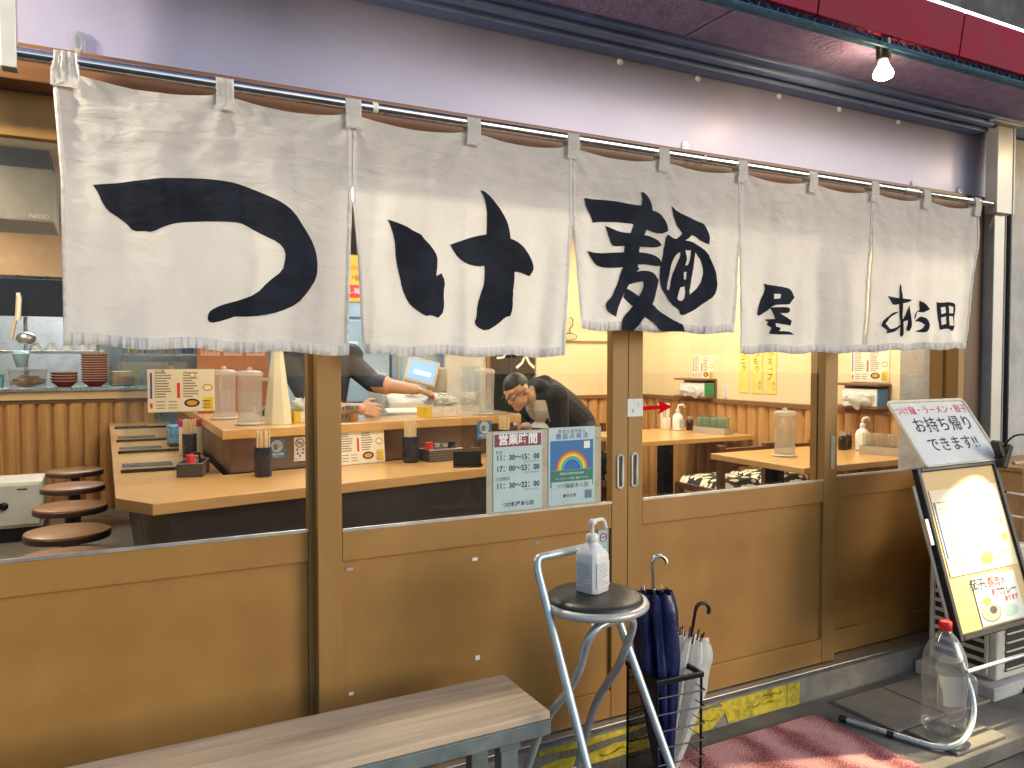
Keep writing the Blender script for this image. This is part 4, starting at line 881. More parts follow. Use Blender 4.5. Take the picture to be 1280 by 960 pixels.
for (x, y) in ((-.014, -.002), (.016, -.002), (-.012, -.022), (.014, -.020), (.0, -.034)): rect(.009, .009, x, y, .0012, .0004).build('mark', BLUEINK, s)
text('禁煙にご協力下さい', .0065, s, 0, -.049, INK, z=.0014)
sticker_blue((1.69, 1.32, 1.0), (R(90), 0, ra), 'blue round picture sticker on the clear partition above the caddy')
# ---- menu cards
def menu_card(label, w, h, loc, rot, seed, group='printed menu cards'):
    c = sheet('menu_card', label, 'menu', w, h, loc, rot, mat('menu_paper', (.76, .70, .58), rough=.35, var=.03), .0015); c['group'] = group
    random.seed(seed); m_ = MB(); z = .0017
    for (a, b_) in ((-.40, -.12), (.02, .27)):
        y = .40
        while y > -.18:
            m_.box(w * a, w * (a + (b_ - a) * random.uniform(.55, .95)), h * y, h * (y + .028), z, z + .0003); y -= .062
    for x in (-.38, -.2, .3): 
        for y in (-.27, -.35, -.42): m_.box(w * x, w * (x + .13), h * y, h * (y + .022), z, z + .0003)
    m_.build('menu_print', GREYINK, c)
    rect(w * .03, h * .60, -w * .45, h * .12, z, .0003).build('blue_band', BLUEINK, c); rect(w * .035, h * .12, -w * .45, -h * .35, z, .0003).build('red_band', REDINK, c)
    rect(w * .045, h * .36, -w * .05, 0, z, .0003).build('red_band', REDINK, c); rect(w * .15, h * .30, w * .40, -h * .32, z, .0003).build('yellow_block', YEL, c)
    for (x, y, rx, ry_, m2) in ((.16, .36, .05, .07, ORG), (.39, .06, .08, .09, ORG), (.15, -.30, .12, .10, BLACK)):
        pl = [(w * x + w * rx * math.cos(2 * math.pi * k / 16), h * y + h * ry_ * math.sin(2 * math.pi * k / 16)) for k in range(16)]
        MB().prism(pl, z, z + .0003, 'z').build('dish_rim', m2, c); MB().prism([(w * x + (a - w * x) * .7, h * y + (b_ - h * y) * .6) for a, b_ in pl], z + .0004, z + .0007, 'z').build('dish', PAPER if m2 is ORG else ORG, c)
    text('つけ麺', h * .075, c, -w * .33, h * .45, INK, z=z + .0002)
    return c
menu_card('printed menu card fixed on the clear partition at the counter corner', .30, .205, (.33, 1.872, 1.205), FACE, 1)
menu_card('printed menu card leaning on the counter riser beside the chopstick cup', .27, .195, (1.155, ry(1.155) - .014, .919), (R(84), 0, ra), 2)
menu_card('printed menu card on the side wall above the tissue shelf by the back corner', .255, .195, (XW - .004, 2.765, 1.285), WALL, 3)
menu_card('printed menu card on the side wall above the tissue shelf with the blue box', .285, .205, (XW - .004, 1.18, 1.31), WALL, 4)
# ---- pitchers
def pitcher(loc, label, first=[None]):
    if first[0] is not None: return dup(first[0], loc, (0, 0, R(random.uniform(0, 300))), label)
    t = thing('water_pitcher', label, 'pitcher', loc, group='clear plastic water pitchers'); first[0] = t
    MB().lathe([(.045, .010), (.060, .006), (.062, .012), (.058, .02), (.057, .10), (.060, .22), (.061, .245)], seg=28, cap=False).build('pitcher_body', PLASTIC, t, smooth=60)
    MB().lathe([(.063, .0), (.074, .002), (.076, .007), (.064, .010)], seg=28).build('coaster', mat('tray_white', (.55, .52, .48), rough=.5), t, smooth=40)
    w_ = MB().lathe([(.052, .015), (.054, .02), (.054, .10), (.057, .16), (.03, .162)], seg=24).build('water', glassm('water_fill', tint=(.92, .93, .93), haze=.16, hazecol=(.85, .82, .76)), t, smooth=50)
    l_ = MB().lathe([(.062, .243), (.065, .247), (.064, .258), (.05, .268), (.012, .270), (.012, .282), (.009, .286)], seg=28).build('lid', glassm('lid_plastic', tint=(.9, .9, .88), haze=.35, hazecol=(.85, .82, .75)), t, smooth=50)
    MB().tube(rnd([(.058, 0, .225), (.098, 0, .222), (.098, 0, .085), (.058, 0, .08)], .03), .007, 8).build('handle', PLASTIC, t, smooth=60)
    return t
pitcher((.640, 1.83, 1.0305), 'clear water pitcher on the raised shelf, next to the white cone')
pitcher((.575, 2.26, 1.0305), 'clear water pitcher on the raised shelf in front of the red board')
pitcher((1.975, 1.915, 1.0305), 'clear water pitcher on the shelf beside the bending man')
pitcher((3.575, 1.12, .7805), 'clear water pitcher standing alone on the dining table')
pitcher((1.50, 2.45, 1.001), 'clear water pitcher on the work table behind the reaching arm')
# ---- chopstick cups
def chopsticks(loc, label, first=[None]):
    if first[0] is not None: return dup(first[0], loc, (0, 0, R(random.uniform(-12, 12))), label)
    t = thing('chopstick_cup', label, 'chopstick cup', loc, group='chopstick cups'); first[0] = t
    loft(MB(), [sq(.031, 0, .4), sq(.035, .006, .4), sq(.036, .135, .4), sq(.033, .135, .4), sq(.032, .10, .4)]).build('cup', mat('navy_plastic', (.012, .025, .055), rough=.3), t, smooth=40)
    random.seed(21)
    for i in range(22):
        x = random.uniform(-.027, .027); y = random.uniform(-.027, .027)
        MB().tube([(x, y, .05), (x * 1.12, y * 1.12, .205 + random.uniform(-.01, .01))], .0042, 5).build('chopstick', wood('chopstick', (.66, .50, .30), (.76, .62, .42), axis=2, scale=30), t)
    return t
chopsticks((.635, 1.46, .8205), 'dark cup of wooden chopsticks at the counter below the pitchers')
chopsticks((1.40, 1.60, .8205), 'dark cup of wooden chopsticks beside the leaning menu card')
chopsticks((2.02, 1.735, .8205), 'dark cup of wooden chopsticks at the end of the counter by the notice door')
chopsticks((.40, 2.30, .8205), 'dark cup of wooden chopsticks behind the partition menu card')
# ---- condiment caddies
def caddy(loc, rz, label):
    t = thing('condiment_caddy', label, 'caddy', loc, (0, 0, rz), group='condiment caddies')
    BK = mat('basket_dark', (.06, .05, .045), rough=.6, var=.4, vscale=60)
    c = MB(); c.box(-.10, .10, -.055, .055, 0, .006); c.box(-.10, .10, -.055, -.050, .0065, .06); c.box(-.10, .10, .050, .055, .0065, .06); c.box(-.10, -.095, -.0495, .0495, .0065, .06); c.box(.095, .10, -.0495, .0495, .0065, .06); c.build('basket', BK, t)
    rm = MB().tube([(-.1, -.055, .062), (.1, -.055, .062), (.1, .055, .062), (-.1, .055, .062)], .003, 6, closed=True).build('basket_rim', ALU, t)
    for i in range(4): MB().box(-.1012, .1012, -.0565, -.0552, .008 + i * .013, .014 + i * .013).build('weave_strip', mat('weave', (.16, .12, .10), rough=.6), t)
    for i, (x, h, m_, mc) in enumerate(((-.07, .095, REDINK, REDINK), (-.025, .085, PLASTIC, ALU), (.022, .082, PLASTIC, ALU), (.068, .090, mat('dark_sauce', (.03, .012, .008), rough=.15), BLACK))):
        j = MB().lathe([(.019, .007), (.021, .012), (.021, h - .02), (.017, h - .01)], c=(x, 0, 0), seg=16).build('jar', m_, t, smooth=50); MB().lathe([(.020, h - .012), (.020, h + .004), (.004, h + .006)], c=(x, 0, 0), seg=16).build('lid', mc, j, smooth=50)
caddy((.36, 1.68, .8205), R(75), 'woven condiment caddy with a white lidded jar at the counter corner')
caddy((1.575, 1.615, .8205), ra, 'woven condiment caddy with a red capped jar under the blue sticker')
# card holder near the second caddy
t = thing('card_holder', 'black angled card holder lying open in front of the condiment caddy', 'holder', (1.60, 1.33, .8205), (0, 0, R(-25)))
box(-.07, .07, -.05, .05, 0, .004, 'foot_plate', BLACK, t); box(-.07, .07, -.004, 0, .0045, .075, 'upright', BLACK, t)
# ---- white cone
loft(MB(), [[(r_ * math.cos(2 * math.pi * k / 8 + .2), r_ * math.sin(2 * math.pi * k / 8 + .2), z) for k in range(8)] for r_, z in ((.073, 0), (.068, .06), (.026, .40), (.020, .46))]).build('paper_cone', mat('ivory_paper', (.70, .66, .52), rough=.5, var=.04)).location = (.775, 1.83, 1.0305)
tag(bpy.data.objects['paper_cone'], 'tall ivory paper cone standing on the raised shelf', 'cone')
# ---- tissue boxes with crumpled white bags
def tissue(loc, rz, w, label, seed):
    t = thing('tissue_box', label, 'tissue box', loc, (0, 0, rz), group='tissue boxes on the raised shelf')
    box(-w / 2, w / 2, -.055, .055, 0, .058, 'carton', mat('printed_carton', (.66, .60, .54), rough=.5, var=.25, vscale=40), t); box(-w / 2 - .0012, -w / 2 + .035, -.0562, .0562, -.0, .0592, 'yellow_end', YEL, t)
    random.seed(seed)
    for i in range(3):
        m_ = MB().ball((-.2 * w + i * w * .2, random.uniform(-.01, .01), .072), (w * .24, .045, .038 + .01 * (i == 1)), 20, 14, jit=.9, sd=seed + i)
        m_.build('crumpled_bag', clothm('white_poly', (.80, .80, .78), transl=.4, bump=.7, bscale=40), t, smooth=70)
    MB().tube([(0, 0, .09), (0, 0, .128)], .006, 10).build('pump_stem', BOT, t, smooth=50); MB().tube(rnd([(0, 0, .126), (.01, -.012, .130), (.03, -.03, .124)], .01), .006, 8).build('pump_nozzle', BOT, t, smooth=50)
tissue((.93, 1.88, 1.0305), ra, .17, 'yellow ended tissue box with a white bag beside the ivory cone', 3)
tissue((1.69, 1.91, 1.0305), ra, .23, 'yellow ended tissue box with a white bag under the reaching hand', 8)
# ---- sauce jars on the shelf
for (x, y, m_, lab) in ((1.075, 1.76, mat('soy_sauce', (.02, .008, .005), rough=.1), 'glass sauce jar filled black on the raised shelf'), (1.15, 1.79, mat('chili_oil', (.50, .18, .03), rough=.15), 'glass sauce jar filled orange on the raised shelf'), (1.30, 1.98, PLASTIC, 'empty glass jar with steel lid behind the resting hand')):
    t = thing('sauce_jar', lab, 'jar', (x, y, 1.0305), group='sauce jars on the shelf')
    MB().lathe([(.026, 0), (.030, .004), (.030, .055), (.03, .062)], seg=20, cap=False).build('jar_glass', PLASTIC, t, smooth=50); MB().lathe([(.026, .003), (.0275, .006), (.0275, .042), (.002, .043)], seg=20).build('sauce', m_, t, smooth=50)
    c = MB().lathe([(.0305, .062), (.031, .064), (.031, .082), (.028, .085), (.002, .086)], seg=20).build('lid', ALU, t, smooth=40)
    for k in range(10): MB().box(-.002, .002, -.0012, .0, .066, .081).build('lid_slot', BLACK, c, loc=(.0312 * math.cos(k * .628), .0312 * math.sin(k * .628), 0), rot=(0, 0, k * .628 + R(90)))
# ---- work table, register and terminal
wt = thing('work_table', 'low steel work table behind the raised shelf', 'table', (1.35, 2.25, FL))
box(0, 1.05, 0, .50, .88, .92, 'table_top', STEELB, wt)
for (x, y) in ((.03, .03), (1.02, .03), (1.02, .47), (.03, .47)): MB().tube([(x, y, 0), (x, y, .879)], .018, 10).build('leg', ALU, wt, smooth=50)
BEIG = mat('beige_plastic', (.60, .55, .45), rough=.4, var=.04)
rg = thing('cash_register', 'beige cash register with a raised customer display', 'register', (1.70, 2.42, 1.001), (0, 0, R(-8)))
MB().hexa([(-.16, -.13, 0), (.22, -.13, 0), (.22, .14, 0), (-.16, .14, 0)], [(-.15, -.10, .09), (.21, -.10, .09), (.21, .13, .14), (-.15, .13, .14)]).build('register_body', BEIG, rg, bevel=.008)
Rt = Matrix.Rotation(R(-22), 3, 'X') @ Matrix.Rotation(R(0), 3, 'Z')
box(-.03, .03, .02, .06, .141, .24, 'screen_stem', BEIG, rg)
sc_ = MB().obox((0, 0, 0), (.20, .03, .165), Matrix.Rotation(0, 3, 'X')).build('terminal', BEIG, rg, bevel=.008, loc=(.07, -.03, .275), rot=(R(-22), R(14), R(-14)))
MB().box(-.082, .082, -.0165, -.0155, -.062, .062).build('screen', emit('screen_glow', (.20, .42, .80), .55), sc_); MB().box(-.05, .06, -.0172, -.0168, -.03, .0).build('screen_window', emit('screen_pale', (.5, .68, .9), .7), sc_)
box(.10, .24, -.02, .10, .142, .30, 'printer', mat('beige_dark', (.46, .42, .33), rough=.5), rg, bevel=.01)
MB().hexa([(-.20, -.28, 0), (.02, -.28, 0), (.02, -.15, 0), (-.20, -.15, 0)], [(-.19, -.27, .04), (.01, -.27, .04), (.01, -.16, .06), (-.19, -.16, .06)]).build('keypad', BEIG, rg, bevel=.004)
# ---- red board with pink notices on the shelf
rb_ = thing('red_notice_board', 'reddish notice board with three pink handwritten cards on the raised shelf', 'notice board', (.49, 2.78, 1.0305))
box(0, .41, 0, .015, 0, .52, 'board', mat('board_red_brown', (.42, .15, .07), rough=.5), rb_)
for i, (s1, s2) in enumerate((('ゆで玉', '子入り'), ('石焼き', 'もつ'), ('角玉', '特盛'))):
    c = MB().box(-.055, .055, -.002, 0, 0, .105).build('pink_card', mat('pink_card', (.72, .42, .38), rough=.5), rb_, loc=(.075 + i * .13, -.001, .345))
    for (s_, z) in ((s1, .074), (s2, .032)):
        t_ = text(s_, .036, c, 0, 0, INK); t_.location = (0, -.003, z); t_.rotation_euler = (R(90), 0, 0)
# ---- blue box on the counter
t = thing('blue_box', 'shiny blue box on a dark tray at the kitchen end of the counter', 'box', (.40, 2.98, .8205), (0, 0, R(6)))
box(-.062, .062, -.06, .06, .022, .13, 'box_body', mat('sky_blue_plastic', (.12, .38, .70), rough=.3), t, bevel=.006); loft(MB(), [sq(.06, 0, .4), sq(.066, .02, .4)]).build('tray', BLACK, t); MB().box(-.063, .063, -.0612, -.0602, .07, .074).build('lid_line', STEELB, t)
# magenta packet
t = thing('menu_stand', 'magenta topped menu stand beside the pitcher', 'menu stand', (.42, 2.46, .8205)); box(-.06, .06, -.012, .012, 0, .16, 'card', PAPER, t); box(-.062, .062, -.014, .014, .1605, .20, 'magenta_band', mat('magenta', (.55, .02, .18), rough=.4), t)

# ---- round stools along the counter
SEATW = wood('stool_seat', (.28, .14, .07), (.42, .23, .12), axis=0, scale=10, rough=.35, coat=.2)
first = None
for i, (y, lab) in enumerate(((1.58, 'closest to the glass'), (2.15, 'second from the glass'), (2.88, 'third from the glass'), (3.68, 'fourth from the glass'), (4.50, 'at the kitchen wall'))):
    lab = 'round wooden counter stool on a dark post, ' + lab
    if first is None:
        first = thing('counter_stool', lab, 'stool', (-.16, y, FL), group='stools along the counter')
        MB().lathe([(.17, .400), (.188, .402), (.190, .41), (.190, .428), (.186, .432)], seg=36).build('seat_edge', DKBROWN, first, smooth=40)
        MB().lathe([(.187, .4325), (.186, .438), (.182, .440), (.002, .440)], seg=36).build('seat', SEATW, first, smooth=40)
        MB().lathe([(.032, .02), (.032, .399)], seg=16).build('post', BLACKM, first, smooth=40); MB().lathe([(.17, 0), (.165, .01), (.04, .03)], seg=28).build('base', BLACKM, first, smooth=40)
    else: dup(first, (-.16 - .012 * i, y, FL), None, lab)
# ---- safe
sf = thing('safe', 'small beige steel safe with dial and hinges on a dark stand', 'safe', (-.80, 4.15, FL))
SAFE = mat('safe_paint', (.70, .68, .60), rough=.45, var=.06)
box(0, .40, 0, .42, .10, .42, 'safe_body', SAFE, sf, bevel=.008); box(.02, .385, -.012, -.001, .12, .405, 'safe_door', SAFE, sf, bevel=.006)
MB().lathe([(.028, 0), (.028, .012), (.014, .02), (.012, .03), (.002, .03)], seg=20).build('dial', BLACKM, sf, smooth=40, loc=(.17, -.013, .26), rot=(R(90), 0, 0))
box(.25, .31, -.014, -.0125, .365, .375, 'name_plate', BLACK, sf, bevel=0)
for z in (.15, .22, .33): MB().tube([(.392, -.012, z), (.392, -.012, z + .035)], .007, 8).build('hinge', BLACKM, sf, smooth=40)
box(-.02, .42, .02, .40, 0, .099, 'stand', BLACKM, sf)

# ---- kitchen pass: bowls, boxes, shelf
ORD = ['bottom', 'second from the bottom', 'third from the bottom', 'fourth from the bottom', 'fifth from the bottom', 'sixth from the bottom', 'seventh from the bottom', 'eighth from the bottom', 'ninth from the bottom', 'tenth from the bottom', 'eleventh from the bottom', 'topmost']
def bowlstack(loc, r, n, pitch, label, mr, mi, name='bowl'):
    me = MB().lathe([(r * .45, 0), (r * .5, .004), (r * .86, .035), (r, .052), (r * .97, .052), (r * .8, .032), (r * .3, .01)], seg=26, cap=False).mesh('bowl', mr, 60)
    me2 = MB().lathe([(r * 1.004, .0495), (r * 1.012, .0535), (r * .96, .0535)], seg=26, cap=False).mesh('bowl_rim', mi, 60)
    for i in range(n):
        o = tag(bpy.data.objects.new(name, me), label + ', ' + (ORD[-1] if i == n - 1 else ORD[i]), 'bowl', label.split(' in ')[-1]); COL.objects.link(o); o.location = (loc[0] + random.uniform(-.002, .002), loc[1], loc[2] + i * pitch)
        q_ = bpy.data.objects.new('rim', me2); COL.objects.link(q_); q_.parent = o
REDB = mat('red_lacquer', (.42, .05, .03), rough=.2); CRM = mat('cream_lacquer', (.72, .62, .50), rough=.3)
bowlstack((-.30, 5.34, 1.1205), .108, 4, .024, 'red lacquer bowl in the low stack on the pass', REDB, CRM)
bowlstack((-.075, 5.34, 1.1205), .108, 12, .0205, 'red cream bowl in the tall stack on the pass', REDB, CRM)
for i in range(9):
    o = tag(MB().lathe([(.07, 0), (.09, .003), (.105, .013), (.102, .015), (.08, .007), (.002, .005)], seg=26).build('plate', CRM, smooth=50), 'cream plate stacked beside the tall bowls, ' + (ORD[-1] if i == 8 else ORD[i]), 'plate', 'plates on the kitchen pass'); o.location = (.135, 5.36, 1.1205 + i * .0142)
t = thing('food_container', 'clear lidded container of noodles on the kitchen pass', 'container', (-.56, 5.34, 1.1205)); loft(MB(), [[(a * .95, b_ * .95, 0) for a, b_ in ((-.13, -.09), (.13, -.09), (.13, .09), (-.13, .09))], [(a, b_, .13) for a, b_ in ((-.13, -.09), (.13, -.09), (.13, .09), (-.13, .09))]]).build('tub', PLASTIC, t); box(-.14, .14, -.10, .10, .1305, .148, 'lid', glassm('lid_plastic'), t); MB().ball((0, 0, .05), (.115, .075, .045), 18, 10, jit=.5).build('noodles', mat('noodle_brown', (.42, .26, .13), rough=.6, var=.4, vscale=60), t, smooth=60)
t = thing('food_container', 'teal plastic container on the kitchen pass', 'container', (-.86, 5.34, 1.1205)); loft(MB(), [[(a * .9, b_ * .9, 0) for a, b_ in ((-.13, -.09), (.13, -.09), (.13, .09), (-.13, .09))], [(a, b_, .10) for a, b_ in ((-.13, -.09), (.13, -.09), (.13, .09), (-.13, .09))]]).build('tub', mat('teal_plastic', (.10, .42, .38), rough=.35), t); box(-.138, .138, -.098, .098, .101, .115, 'lid', mat('teal_plastic'  , (.10, .42, .38)), t)
kt = thing('kitchen_shelf', 'steel shelf with white crockery above the kitchen pass', 'shelf', (-1.6, 5.30, 1.40)); box(0, 1.60, 0, .30, 0, .025, 'shelf_board', STEELB, kt)
for x in (.05, 1.03, 1.55): MB().tube([(x, .02, -.278), (x, .02, .30)], .014, 10).build('upright', STEELB, kt, smooth=50)
for i, x in enumerate((-.50, -.39, -.27, -.15, -.05)):
    o = tag(MB().lathe([(.055, 0), (.056, .004), (.046, .04), (.026, .06), (.025, .066), (.002, .066)], seg=22).build('white_bowl', mat('white_china', (.70, .72, .72), rough=.2), smooth=50), 'white china bowl turned over on the kitchen shelf, ' + ('closest to the ladle', 'second from the ladle', 'third from the ladle', 'fourth from the ladle', 'farthest from the ladle')[i], 'bowl', 'upturned white bowls'); o.location = (x, 5.40, 1.4255)
o = tag(box(-4, .5, 5.165, 5.19, 1.70, 2.0, 'short_curtain', clothm('navy_cotton', (.010, .012, .03), transl=.1, bump=.3), bevel=0), 'dark navy short curtain hung across the kitchen pass', 'curtain')
MB().tube([(-4, 5.178, 2.012), (.5, 5.178, 2.012)], .010, 8).build('curtain_pole', BLACKM, o, smooth=50)
for x in (-.60, -.40, -.1): box(x - .012, x + .012, 5.16, 5.195, 2.0, 2.028, 'peg', BLACK, o)
t = thing('ladle', 'long handled ladle hanging in front of the navy curtain', 'ladle', (-.60, 5.10, 1.46)); MB().tube([(0, 0, .42), (-.01, 0, .25), (-.05, 0, .05)], .012, 8).build('handle', PINE, t, smooth=50); MB().tube([(0, 0, .42), (.012, 0, .38), (.0, 0, .20)], .016, 8).build('hanging_strap', PAPER, t, smooth=50); MB().ball((.05, 0, .06), (.07, .06, .05), 16, 10).build('scoop', ALU, t, smooth=50)
t = thing('blue_cup', 'pale blue plastic cup hanging under the kitchen shelf', 'cup', (-.59, 5.12, 1.29)); MB().lathe([(.03, 0), (.036, .004), (.058, .10), (.060, .105)], seg=20).build('cup_body', mat('pale_blue_plastic', (.35, .58, .72), rough=.35), t, smooth=50); MB().lathe([(.062, .105), (.05, .125), (.012, .135), (.010, .15)], seg=20).build('cup_lid', MATS['pale_blue_plastic'], t, smooth=50)
# ---- ceiling air conditioner over the passage
t = thing('ceiling_air_conditioner', 'grey ceiling hung air conditioner over the passage', 'air conditioner', (-1.7, 2.75, 2.10)); box(0, 1.47, 0, .5, 0, .29, 'front_casing', mat('ac_grey', (.34, .33, .30), rough=.5), t, bevel=.01); box(.02, 1.45, .05, .5, .291, .40, 'upper_casing', mat('ac_dark', (.10, .10, .10), rough=.5), t); t_ = text('NISSO', .035, t, 0, 0, PAPER); t_.location = (1.40, -.002, .03); t_.rotation_euler = (R(90), 0, 0)
# ---- steel fridges at the back of the kitchen
FRB = mat('fridge_steel', (.36, .50, .62), rough=.35, metal=.5, var=.06)
for (x0, x1, y, lab) in ((1.15, 2.02, 3.75, 'tall blue steel refrigerator with a small white display'), (2.04, 2.80, 3.75, 'tall blue steel refrigerator behind the cash register'), (.0, .9, 6.3, 'steel kitchen cabinet at the far end behind the plates')):
    f = thing('refrigerator', lab, 'refrigerator', (x0, y, FL), group='steel kitchen units'); w = x1 - x0
    box(0, w, 0, .6, 0, 1.95, 'fridge_body', FRB, f, bevel=.006)
    for (z0, z1) in ((.08, .92), (.94, 1.58), (1.60, 1.90)): 
        d_ = box(.01, w - .01, -.022, -.001, z0, z1, 'fridge_door', FRB, f, bevel=.006); box(.03, .05, -.045, -.023, z0 + .15, z1 - .1, 'handle', ALU, d_)
    if x0 == 1.15: box(.53, .60, -.03, -.0225, 1.36, 1.41, 'display', WHITE, f); box(.543, .587, -.0312, -.0305, 1.375, 1.395, 'display_window', STEELB, f, bevel=0)
o = sheet('orange_poster', 'bright orange poster on the refrigerator behind the noren slit', 'poster', .20, .36, (1.70, 3.72, 1.98), FACE, mat('orange_poster', (.75, .38, .03), rough=.5)); rect(.19, .10, 0, -.10, .0016, .0004).build('red_band', REDINK, o); text('夏季限定', .04, o, 0, .08, REDINK, z=.002); text('つけ麺', .05, o, 0, 0, INK, z=.002); text('冷し麺', .045, o, 0, -.10, PAPER, z=.0026)
# ---- doorway with a dark inner noren
dw = thing('inner_noren', 'dark navy inner noren with white lettering over the kitchen doorway', 'noren', (2.84, 3.63, 1.22)); 
for i in range(2):
    vs_ = []; fs_ = []
    for j in range(13):
        for k in range(11): u = k / 10; vs_.append((i * .225 + .21 * u, .012 * math.sin(u * 9 + i) * (1 - j / 12), .60 * j / 12))
    for j in range(12):
        for k in range(10): q_ = j * 11 + k; fs_.append((q_, q_ + 1, q_ + 12, q_ + 11))
    MB().add(vs_, fs_).build('cloth_panel', clothm('navy_cotton', (.01, .012, .03)), dw, smooth=70)
MB().tube([(-.03, 0, .60), (.47, 0, .60)], .010, 8).build('pole', DKBROWN, dw, smooth=50); t_ = text('ら', .16, dw, 0, 0, PAPER, bold=.003); t_.location = (.10, -.02, .19); t_.rotation_euler = (R(90), 0, 0); t_ = text('大', .20, dw, 0, 0, PAPER, bold=.003); t_.location = (.34, -.02, .13); t_.rotation_euler = (R(90), 0, 0)
struct(box(2.81, 2.84, 3.6, 3.7, FL, 2.5, 'doorway_post', LINTEL, bevel=0)); struct(box(2.84, 3.28, 3.62, 3.7, 1.85, 2.5, 'doorway_header', PLIGHT, bevel=0))
struct(box(2.45, 2.81, 3.62, 3.66, FL, 2.5, 'doorway_side_board', mat('pale_board', (.55, .50, .42), rough=.5), bevel=0))
# wire coat hanger on the back wall
t = thing('wire_hanger', 'black wire clothes hanger on the yellow back wall', 'hanger', (3.60, 3.57, 1.52)); MB().tube([(0, 0, .20), (.03, 0, .18), (.03, 0, .13), (0, 0, .10), (0, 0, .06)], .004, 6).build('hook', BLACKM, t, smooth=50); MB().tube([(.07 * math.cos(a * .449), 0, .03 + .03 * math.sin(a * .449)) for a in range(14)], .004, 6, closed=True).build('frame', BLACKM, t, smooth=50)

# ---- dining tables
def table(x0, x1, y0, y1, label):
    t = thing('dining_table', label, 'table', (x0, y0, FL), group='dining tables'); w, d = x1 - x0, y1 - y0
    box(0, w, 0, d, .665, .70, 'table_top', TABLEW, t, bevel=.004)
    box(w * .46, w * .54, d * .44, d * .56, .03, .664, 'pedestal', BLACKM, t); box(w * .2, w * .8, d * .4, d * .6, 0, .029, 'foot', BLACKM, t); box(w * .12, w * .18, d * .44, d * .56, .03, .664, 'pedestal', BLACKM, t)
table(3.27, 4.35, .70, 1.42, 'wooden dining table with the single clear pitcher'); table(3.27, 4.35, 2.14, 2.90, 'wooden dining table by the back wall with the spray bottle')
# ---- chairs
CHW = wood('chair_wood', (.085, .03, .014), (.16, .062, .028), axis=2, rough=.35, coat=.2)
def cushm():
    m, nt, b = _nt('leaf_cushion'); N = nt.nodes; L = nt.links; tc = N.new('ShaderNodeTexCoord'); mp = N.new('ShaderNodeMapping'); mp.inputs['Scale'].default_value = (1, 2.2, 1); mp.inputs['Rotation'].default_value = (0, 0, .6); L.new(tc.outputs['Object'], mp.inputs[0])
    v = N.new('ShaderNodeTexVoronoi'); v.inputs['Scale'].default_value = 13; L.new(mp.outputs[0], v.inputs[0]); rp = N.new('ShaderNodeValToRGB'); rp.color_ramp.interpolation = 'CONSTANT'; rp.color_ramp.elements[0].color = (.72, .66, .48, 1); rp.color_ramp.elements[1].position = .47; rp.color_ramp.elements[1].color = (.012, .012, .012, 1); L.new(v.outputs['Distance'], rp.inputs[0]); L.new(rp.outputs[0], b.inputs['Base Color']); b.inputs['Roughness'].default_value = .8; return m
CUSH = cushm()
def chair(loc, rz, label, first=[None]):
    if first[0] is not None: return dup(first[0], loc, (0, 0, rz), label)
    t = thing('dining_chair', label, 'chair', loc, (0, 0, rz), group='dark wood chairs'); first[0] = t; t.scale = (1.05, 1.05, 1.10)
    box(-.20, .20, -.19, .20, .36, .40, 'seat', CHW, t, bevel=.004)
    c = MB(); n = 14; vs_ = []; fs_ = []
    for j in range(n + 1):
        for k in range(n + 1):
            u = 2 * k / n - 1; v = 2 * j / n - 1; e = max(0, 1 - max(abs(u), abs(v)) ** 6); vs_.append((.195 * u, .19 * v + .005, .401 + .045 * e ** .5))
    for j in range(n):
        for k in range(n): q_ = j * (n + 1) + k; fs_.append((q_, q_ + 1, q_ + n + 2, q_ + n + 1))
    c.add(vs_, fs_).build('cushion', CUSH, t, smooth=60)
    for x in (-.185, .185): box(x - .02, x + .02, -.19, -.15, 0, .359, 'leg', CHW, t); box(x - .02, x + .02, -.23, -.191, 0, .66, 'back_post', CHW, t, bevel=.004); box(x - .02, x + .02, .15, .195, 0, .359, 'leg', CHW, t)
    vs_ = []
    for z in (.55, .62): MB().box(-.164, .164, -.225, -.200, z - .02, z + .022).build('back_rail', CHW, t, bevel=.004)
    return t
chair((3.66, 1.76, FL), 0, 'dark wood chair with leaf cushion tucked towards the back table, aisle side')
chair((4.10, 1.76, FL), 0, 'dark wood chair with leaf cushion tucked towards the back table, wall side')
chair((3.05, 2.42, FL), R(-90), 'dark wood chair with leaf cushion at the aisle end of the back table')
chair((3.60, 3.12, FL), R(180), 'dark wood chair with leaf cushion between back table and back wall')
# ---- wall shelves with tissues
def wallshelf(y0, y1, z0, label, mside, seed):
    t = thing('wall_shelf', label, 'shelf', (XW - .001, y0, z0), group='tissue shelves on the side wall'); d = y1 - y0
    box(-.13, -.003, 0, d, 0, .016, 'bottom_board', LINTEL, t); box(-.13, -.003, 0, d, .145, .160, 'top_board', LINTEL, t); box(-.02, -.003, 0.001, d - .001, .0165, .1445, 'back_board', LINTEL, t)
    box(-.115, -.022, .02, d - .06, .0165, .125, 'tissue_pack', PAPER, t); box(-.118, -.022, .02 - .012, .019, .0165, .125, 'pack_side', mside, t)
    m_ = MB().ball((-.125, d * .45, .055), (.03, d * .30, .045), 18, 12, jit=.8, sd=seed); m_.build('pulled_tissue', clothm('white_poly', (.8, .8, .78)), t, smooth=70)
wallshelf(2.60, 2.98, 1.035, 'wooden tissue shelf with a green pack near the back corner', mat('pack_green', (.05, .30, .12), rough=.5), 4); wallshelf(1.02, 1.36, 1.040, 'wooden tissue shelf with a blue pack and tissue hanging out', mat('pack_blue', (.05, .18, .45), rough=.5), 9)
